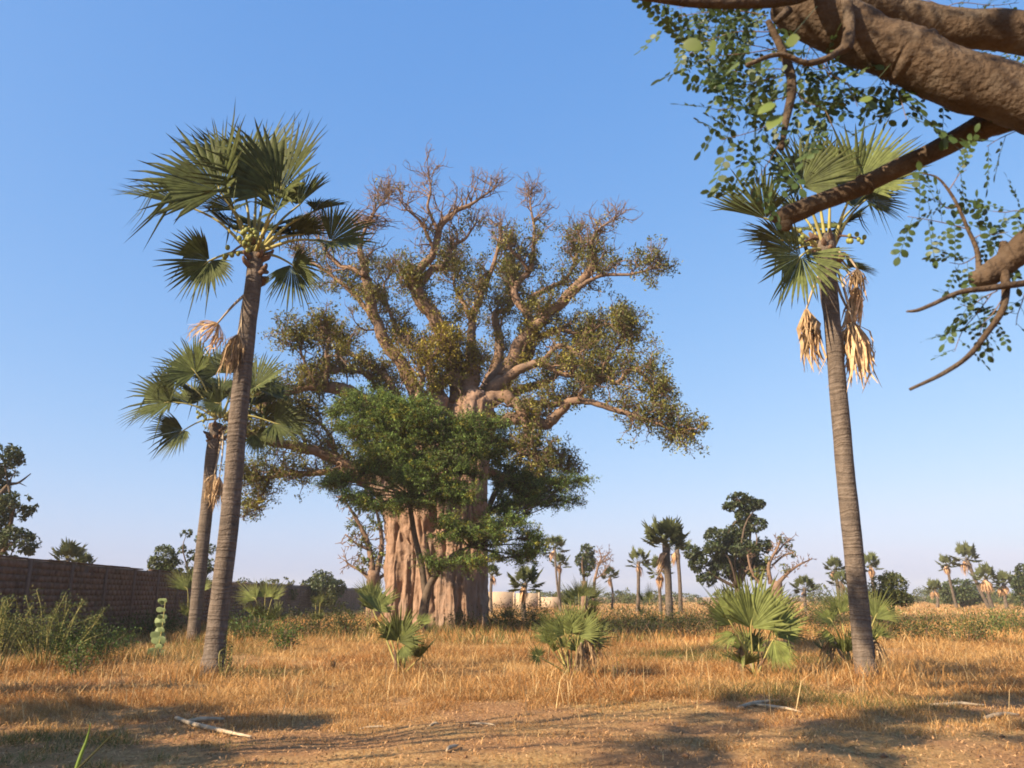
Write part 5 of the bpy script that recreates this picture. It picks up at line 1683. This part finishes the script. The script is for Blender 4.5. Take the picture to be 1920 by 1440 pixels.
JX = np.array([2.75, 2.6, 3.0])
tp = [np.array([3.15, 2.7, -0.3]), np.array([3.12, 2.7, 0.6]), np.array([3.0, 2.65, 1.8]), JX, np.array([2.9, 2.9, 4.6]), np.array([3.3, 3.2, 6.0])]
v, f = tube(tp, [0.22, 0.18, 0.165, 0.15, 0.10, 0.05], 14, 6, 0.05, 2)
mb = MB(); mb.add(v, f); obj('trunk', mb, 'moringa_bark', oroot, smooth=True)
obranch([(1478, -2, 2.65, 40), (1498, 14, 2.64, 50), (1560, 42, 2.62, 52), (1640, 82, 2.6, 50), (1690, 98, 2.58, 52), (1712, 108, 2.57, 54.5), (1735, 120, 2.565, 52), (1800, 150, 2.55, 54), (1900, 178, 2.52, 56), (2000, 210, 2.5, 60), (2150, 270, 2.5, 62)],
        18, 8, 0.035, 1, ([JX], [0.12]))
obranch([(1560, -10, 3.0, 30), (1640, 14, 3.0, 34), (1700, 30, 3.0, 30), (1800, 52, 2.95, 34), (1920, 62, 2.9, 38), (2100, 120, 2.8, 42)], 14, 8, 0.03, 2, ([JX + [0, 0, 0.15]], [0.1]))
obranch([(1443, 407, 2.9, 5), (1456, 408, 2.9, 12), (1476, 404, 2.9, 20), (1540, 378, 2.88, 17), (1610, 352, 2.85, 17), (1622, 346, 2.85, 21), (1640, 336, 2.84, 17), (1750, 284, 2.78, 19), (1825, 245, 2.72, 22), (1838, 240, 2.72, 26), (1855, 234, 2.7, 23), (1950, 205, 2.62, 30), (2050, 225, 2.55, 36)], 12, 6, 0.04, 3)
obranch([(1468, 402, 2.9, 14), (1474, 422, 2.9, 13), (1480, 432, 2.9, 5)], 8, 3, 0.1, 31)
obranch([(1195, -6, 2.3, 6), (1290, 4, 2.32, 9), (1380, 6, 2.35, 10), (1470, 0, 2.4, 12), (1530, -22, 2.5, 16)], 9, 6, 0.04, 4)
obranch([(1588, 0, 2.5, 10), (1592, 50, 2.48, 11), (1588, 85, 2.46, 12), (1570, 98, 2.45, 7), (1545, 112, 2.42, 6), (1510, 118, 2.4, 6), (1460, 102, 2.38, 5), (1400, 122, 2.36, 4)], 8, 6, 0.06, 5)
obranch([(1440, 40, 2.5, 6), (1455, 70, 2.5, 7), (1480, 130, 2.5, 9), (1484, 175, 2.5, 9), (1474, 225, 2.5, 7), (1465, 280, 2.5, 5)], 8, 6, 0.06, 6)
obranch([(1455, 40, 2.5, 6), (1478, 20, 2.55, 9)], 8, 3, 0.05, 61)
# lower right limb with knob and drooping shoots
obranch([(1822, 522, 2.5, 12), (1842, 520, 2.5, 22), (1870, 505, 2.5, 24), (1900, 480, 2.48, 24), (1950, 440, 2.45, 26), (2050, 400, 2.4, 30), (2200, 380, 2.45, 34)], 12, 6, 0.06, 7, ([JX + [0, 0, -0.5]], [0.1]))
obranch([(1872, 510, 2.5, 9), (1878, 480, 2.5, 9), (1882, 455, 2.5, 7)], 8, 4, 0.1, 71)
obranch([(1880, 505, 2.48, 10), (1886, 535, 2.46, 8), (1880, 580, 2.44, 6.5), (1850, 625, 2.42, 5.5), (1815, 668, 2.4, 5), (1765, 702, 2.4, 4), (1706, 730, 2.4, 3)], 7, 7, 0.05, 72)
obranch([(1930, 530, 2.44, 7), (1860, 540, 2.42, 6), (1800, 548, 2.4, 5), (1750, 570, 2.38, 4), (1720, 582, 2.38, 3.5), (1700, 584, 2.38, 2)], 7, 6, 0.05, 73)
obranch([(1836, 515, 2.5, 6), (1832, 470, 2.5, 4.5), (1815, 430, 2.5, 3.5), (1790, 375, 2.5, 3), (1760, 335, 2.5, 2), (1730, 325, 2.5, 1.2)], 6, 6, 0.05, 74)

# compound leaves: shared sprays of oval leaflets
def leaflet(c, d, n, L, W, mb, tint):
    d = nrm(d); s = nrm(np.cross(n, d)); n = np.cross(d, s)
    row = [c]
    for t, w in ((0.25, 0.75), (0.55, 1.0), (0.82, 0.72)):
        row += [c + d * L * t - s * W * w * 0.5 + n * W * 0.08, c + d * L * t + s * W * w * 0.5 + n * W * 0.08]
    row.append(c + d * L)
    mb.add(row, [[0, 2, 1], [1, 2, 4], [1, 4, 3], [3, 4, 6], [3, 6, 5], [5, 6, 7]], tint)


rl = np.random.default_rng(17)
SPRAY = []
for k in range(6):
    mb = MB()
    npair = 4 + k % 3
    L = 0.030 + 0.003 * (k % 3)
    ln = npair * 0.024 + 0.03
    v, f = prisms([(0, 0, 0), (0, ln * 0.5, -0.004)], [(0, ln * 0.5, -0.004), (0, ln, -0.014)], 0.0012, 0.0008)
    mb.add(v, f, np.array([1.5, 1.3, 1.2]))
    for j in range(npair):
        for s in (-1, 1):
            y = 0.03 + j * 0.024 + s * 0.003
            sz = L * rl.uniform(0.8, 1.1) * (0.75 + 0.35 * (j / npair))
            leaflet(np.array([0, y, -0.012 * (y / ln) ** 2]), np.array([s, 0.45 + rl.normal(0, 0.15), rl.normal(-0.15, 0.2)]), nrm([rl.normal(0, .3), rl.normal(0, .3), 1]), sz, sz * 0.66, mb, np.array([1, 1, 1]) * rl.uniform(0.75, 1.3))
    leaflet(np.array([0, ln, -0.014]), np.array([0, 1, -0.2]), nrm([0.1, 0, 1]), L * 1.1, L * 0.75, mb, np.array([1, 1, 1]))
    me = mb.mesh('leaf', smooth=True); me.materials.append(M['moringa_leaf']); SPRAY.append(me)


def spray_twig(pts, n, size=1.0, rad=0.0022, spread=1.0, droop=0.3):
    """thin twig with leaf sprays set alternately along it"""
    p = np.array([P(*q) for q in pts])
    sp, sr = smooth_path(p, np.linspace(rad, rad * 0.5, len(p)), 5)
    v, f = tube(sp, sr, 5)
    mb = MB(); mb.add(v, f)
    tw_ = obj('twig', mb, 'twig', oroot, smooth=True)
    rootv = Vector(oroot.location)
    for k in range(n):
        t = (0.12 + 0.88 * (k + rl.uniform(0, 0.8)) / n) * (len(sp) - 1.01)
        i = int(t); q = sp[i] + (sp[min(i + 1, len(sp) - 1)] - sp[i]) * (t - i)
        tg = nrm(sp[min(i + 1, len(sp) - 1)] - sp[max(i - 1, 0)])
        sv = nrm(np.cross(tg, [0, 1, 0.3])) * (1 if k % 2 else -1)
        d = nrm(tg * 0.45 + sv * spread + rl.normal(0, 0.35, 3) + np.array([0, 0, -droop]))
        up = nrm(np.array([rl.normal(0, .5), -0.6 + rl.normal(0, .5), 0.8]))
        x = nrm(np.cross(d, up)); z = np.cross(x, d)
        from mathutils import Matrix
        Mx = Matrix(((x[0], d[0], z[0]), (x[1], d[1], z[1]), (x[2], d[2], z[2])))
        o = bpy.data.objects.new('leaf', SPRAY[int(rl.integers(0, 6))])
        col.objects.link(o); o.parent = oroot
        o.location = Vector(q) - rootv
        o.rotation_euler = Mx.to_euler()
        s = size * rl.uniform(0.8, 1.2)
        o.scale = (s, s, s)


TW = [  # (path, leaves, size)
    ([(1455, 45, 2.9), (1390, 35, 2.9), (1330, 40, 2.9), (1262, 60, 2.9)], 12, 0.85), ([(1470, 100, 2.85), (1410, 85, 2.85), (1350, 90, 2.85), (1290, 100, 2.85)], 12, 0.9),
    ([(1500, 60, 2.9), (1520, 80, 2.9), (1500, 150, 2.9), (1530, 200, 2.9)], 8, 1.0),
    ([(1440, 30, 2.6), (1380, 20, 2.6), (1310, 25, 2.6), (1252, 35, 2.6)], 13, 0.9), ([(1450, 60, 2.6), (1380, 60, 2.6), (1330, 75, 2.6), (1275, 80, 2.6)], 13, 0.95),
    ([(1460, 90, 2.55), (1400, 100, 2.55), (1350, 105, 2.55), (1310, 120, 2.5)], 11, 1.0), ([(1480, 140, 2.5), (1430, 150, 2.5), (1380, 165, 2.5), (1342, 170, 2.5)], 11, 0.95),
    ([(1482, 180, 2.5), (1440, 190, 2.5), (1395, 200, 2.5), (1345, 206, 2.5)], 11, 1.0), ([(1476, 215, 2.5), (1440, 235, 2.5), (1400, 250, 2.5), (1352, 262, 2.5)], 11, 1.0),
    ([(1470, 255, 2.5), (1450, 290, 2.5), (1425, 330, 2.5), (1405, 370, 2.5)], 9, 1.0), ([(1484, 160, 2.5), (1510, 190, 2.5), (1545, 205, 2.5), (1562, 240, 2.5)], 9, 1.0),
    ([(1500, 70, 2.7), (1530, 100, 2.7), (1560, 150, 2.7), (1585, 180, 2.65)], 10, 1.1), ([(1545, 110, 2.6), (1560, 140, 2.6), (1590, 160, 2.6), (1608, 200, 2.6)], 8, 1.1),
    ([(1470, 50, 2.8), (1420, 70, 2.8), (1370, 50, 2.8), (1300, 55, 2.8)], 12, 0.9), ([(1480, 20, 2.75), (1420, 10, 2.75), (1350, 5, 2.75), (1270, 15, 2.75)], 12, 0.85),
    ([(1470, 130, 2.6), (1500, 110, 2.6), (1530, 130, 2.6), (1570, 120, 2.6)], 8, 1.0), ([(1480, 130, 2.7), (1440, 130, 2.7), (1400, 140, 2.7), (1370, 130, 2.7)], 9, 0.9),
    ([(1700, 110, 2.7), (1680, 150, 2.65), (1690, 190, 2.6), (1700, 225, 2.55)], 6, 1.5), ([(1730, 130, 2.7), (1740, 160, 2.7), (1760, 180, 2.7), (1780, 195, 2.7)], 6, 1.2), ([(1640, 90, 2.7), (1650, 130, 2.7), (1660, 160, 2.7), (1690, 170, 2.7)], 5, 1.2),
    ([(1920, 240, 2.6), (1895, 250, 2.6), (1870, 262, 2.6), (1850, 275, 2.6)], 4, 1.0), ([(1760, 20, 3.1), (1800, 5, 3.1), (1860, 10, 3.1), (1910, 5, 3.1)], 10, 1.0), ([(1750, 60, 3.1), (1780, 100, 3.1), (1840, 110, 3.1), (1910, 115, 3.1)], 10, 1.1),
    ([(1850, 40, 3.2), (1880, 90, 3.2), (1900, 120, 3.1), (1915, 145, 3.1)], 7, 1.2), ([(1690, 10, 3.2), (1720, -5, 3.2), (1780, 15, 3.2), (1840, 30, 3.2)], 8, 1.0),
    ([(1795, 385, 2.5), (1775, 390, 2.5), (1755, 372, 2.5), (1735, 380, 2.5)], 4, 0.85), ([(1780, 355, 2.5), (1790, 340, 2.5), (1800, 325, 2.5), (1812, 318, 2.5)], 4, 0.8), ([(1815, 430, 2.5), (1780, 420, 2.5), (1740, 412, 2.5), (1702, 406, 2.5)], 6, 0.9),
    ([(1822, 450, 2.5), (1840, 440, 2.5), (1860, 440, 2.5), (1890, 435, 2.5)], 5, 0.8), ([(1830, 480, 2.5), (1815, 490, 2.5), (1800, 495, 2.5), (1780, 492, 2.5)], 5, 0.9), ([(1850, 500, 2.5), (1870, 480, 2.5), (1885, 470, 2.5), (1900, 460, 2.5)], 4, 0.8),
    ([(1925, 400, 2.5), (1905, 395, 2.5), (1885, 398, 2.5), (1862, 396, 2.5)], 5, 0.9), ([(1870, 545, 2.45), (1840, 560, 2.45), (1820, 575, 2.45), (1800, 570, 2.45)], 5, 0.8), ([(1860, 550, 2.45), (1830, 590, 2.45), (1805, 620, 2.45), (1790, 658, 2.45)], 7, 0.8),
    ([(1880, 560, 2.44), (1860, 590, 2.44), (1845, 605, 2.44), (1835, 630, 2.44)], 5, 0.7), ([(1925, 540, 2.5), (1915, 570, 2.5), (1908, 590, 2.5), (1905, 610, 2.5)], 4, 0.9),
]
for pts, n, s in TW:
    spray_twig(pts, n, s)
# a few big soft leaflets nearer to the lens
for (px, py, Y, L) in [(1360, 140, 1.5, 0.05), (1318, 92, 1.5, 0.05), (1420, 215, 1.5, 0.045), (1440, 245, 1.5, 0.05), (1472, 82, 1.55, 0.04), (1325, 160, 1.5, 0.03), (1610, 190, 1.6, 0.03), (1340, 105, 1.5, 0.04)]:
    mb = MB(); c = P(px, py, Y)
    leaflet(c, rl.normal(0, 1, 3) + [0, 0, 0.3], nrm([-0.5, -0.8, 0.4]) + rl.normal(0, 0.3, 3), L, L * 0.7, mb, np.array([2.0, 1.7, 1.2]))
    v, f = prisms([c], [P(px + 60, py - 70, Y + 0.8)], 0.001, 0.0012); mb.add(v, f, np.array([1.5, 1.2, 1]))
    obj('leaf', mb, 'moringa_leaf', oroot, smooth=True)

# ================================================================== SHADE TREE LEFT OF THE VIEW
def shade(sx, sy, z, r):
    """crown part at height z whose shadow falls round the ground point sx, sy"""
    k = z / math.tan(SUN_EL)
    return ((sx + SUN_AZ[0] * k, sy + SUN_AZ[1] * k, z), r)


crown_tree('tree', 'spreading leafy tree whose shade falls across the bare foreground soil', 'tree', (-13.0, 3.0, 0.0),
           [shade(-6.0, 9.0, 5.2, (1.7, 1.5, 0.8)), shade(-4.0, 11.2, 5.6, (1.5, 0.9, 0.6)), shade(-5.8, 12.2, 5.0, (1.3, 0.9, 0.6)), shade(-4.6, 8.6, 6.2, (1.6, 1.0, 0.7)),
            shade(-8.8, 15.0, 5.4, (1.5, 1.0, 0.6)), shade(-6.8, 15.6, 5.8, (1.2, 0.7, 0.5)), shade(-7.5, 12.6, 5.0, (1.2, 0.8, 0.5)),
            shade(1.6, 9.0, 9.0, (0.7, 1.1, 0.4)), shade(2.6, 10.8, 9.3, (0.5, 1.2, 0.35)), shade(3.9, 12.8, 9.6, (0.8, 0.9, 0.4)), shade(3.2, 8.6, 9.4, (0.6, 1.0, 0.4)), shade(4.2, 10.2, 9.8, (0.9, 1.0, 0.45)),
            shade(5.6, 11.4, 10.2, (1.0, 0.7, 0.4)), shade(6.6, 9.6, 10.4, (1.2, 1.2, 0.5)), shade(7.6, 13.2, 10.8, (1.5, 0.8, 0.5)), shade(8.6, 15.2, 11.2, (1.4, 0.8, 0.5)), shade(9.4, 17.6, 11.6, (1.2, 0.9, 0.5))],
           99, 0.17, 520, trunk_r=0.17, tone=1.0, gap=0.42)
# the near tree's unseen crown, added above and behind to shade its limbs
cm = MB(); rc = np.random.default_rng(55)
for (c, rd) in [((-0.9, 1.0, 5.3), (1.3, 1.0, 0.5)), ((0.4, 0.6, 5.6), (1.2, 1.0, 0.5)), ((1.5, 1.2, 5.2), (1.0, 0.8, 0.4)), ((2.9, 3.2, 6.2), (1.6, 1.4, 0.8))]:
    q = blob_points(c, rd, 2200, rc, gap=0.47)
    v, f, t = leaf_quads(q, 0.045, rc, 0.6, 0.6, tints(len(q), rc, 0.8, 1.2, 0.1)); cm.add(v, f, t)
    v, f = tube([(2.9, 2.9, 4.6), ((2.9 + c[0]) / 2, (2.9 + c[1]) / 2, c[2] + 0.2), c], [0.07, 0.04, 0.01], 6, 4)
    m_ = MB(); m_.add(v, f); obj('branch', m_, 'moringa_bark', oroot, smooth=True)
obj('crown', cm, 'moringa_leaf', oroot, kind='stuff')

# ------------------------------------------------------------------ thin dusty air over the whole field
hm, HN, HL = mat_new('haze')
ho = HN.new('ShaderNodeOutputMaterial')
hv = HN.new('ShaderNodeVolumePrincipled')
hv.inputs['Color'].default_value = (0.94, 0.90, 0.87, 1)
hv.inputs['Density'].default_value = HAZE
hv.inputs['Anisotropy'].default_value = 0.0
HL.new(hv.outputs[0], ho.inputs['Volume'])
M['haze'] = hm
hz = obj('haze', box((-1130, -330, -2.0), (1130, 1530, 28.0)), 'haze')
hz['kind'] = 'stuff'; hz['label'] = 'thin pale dusty haze over the field'; hz['category'] = 'haze'
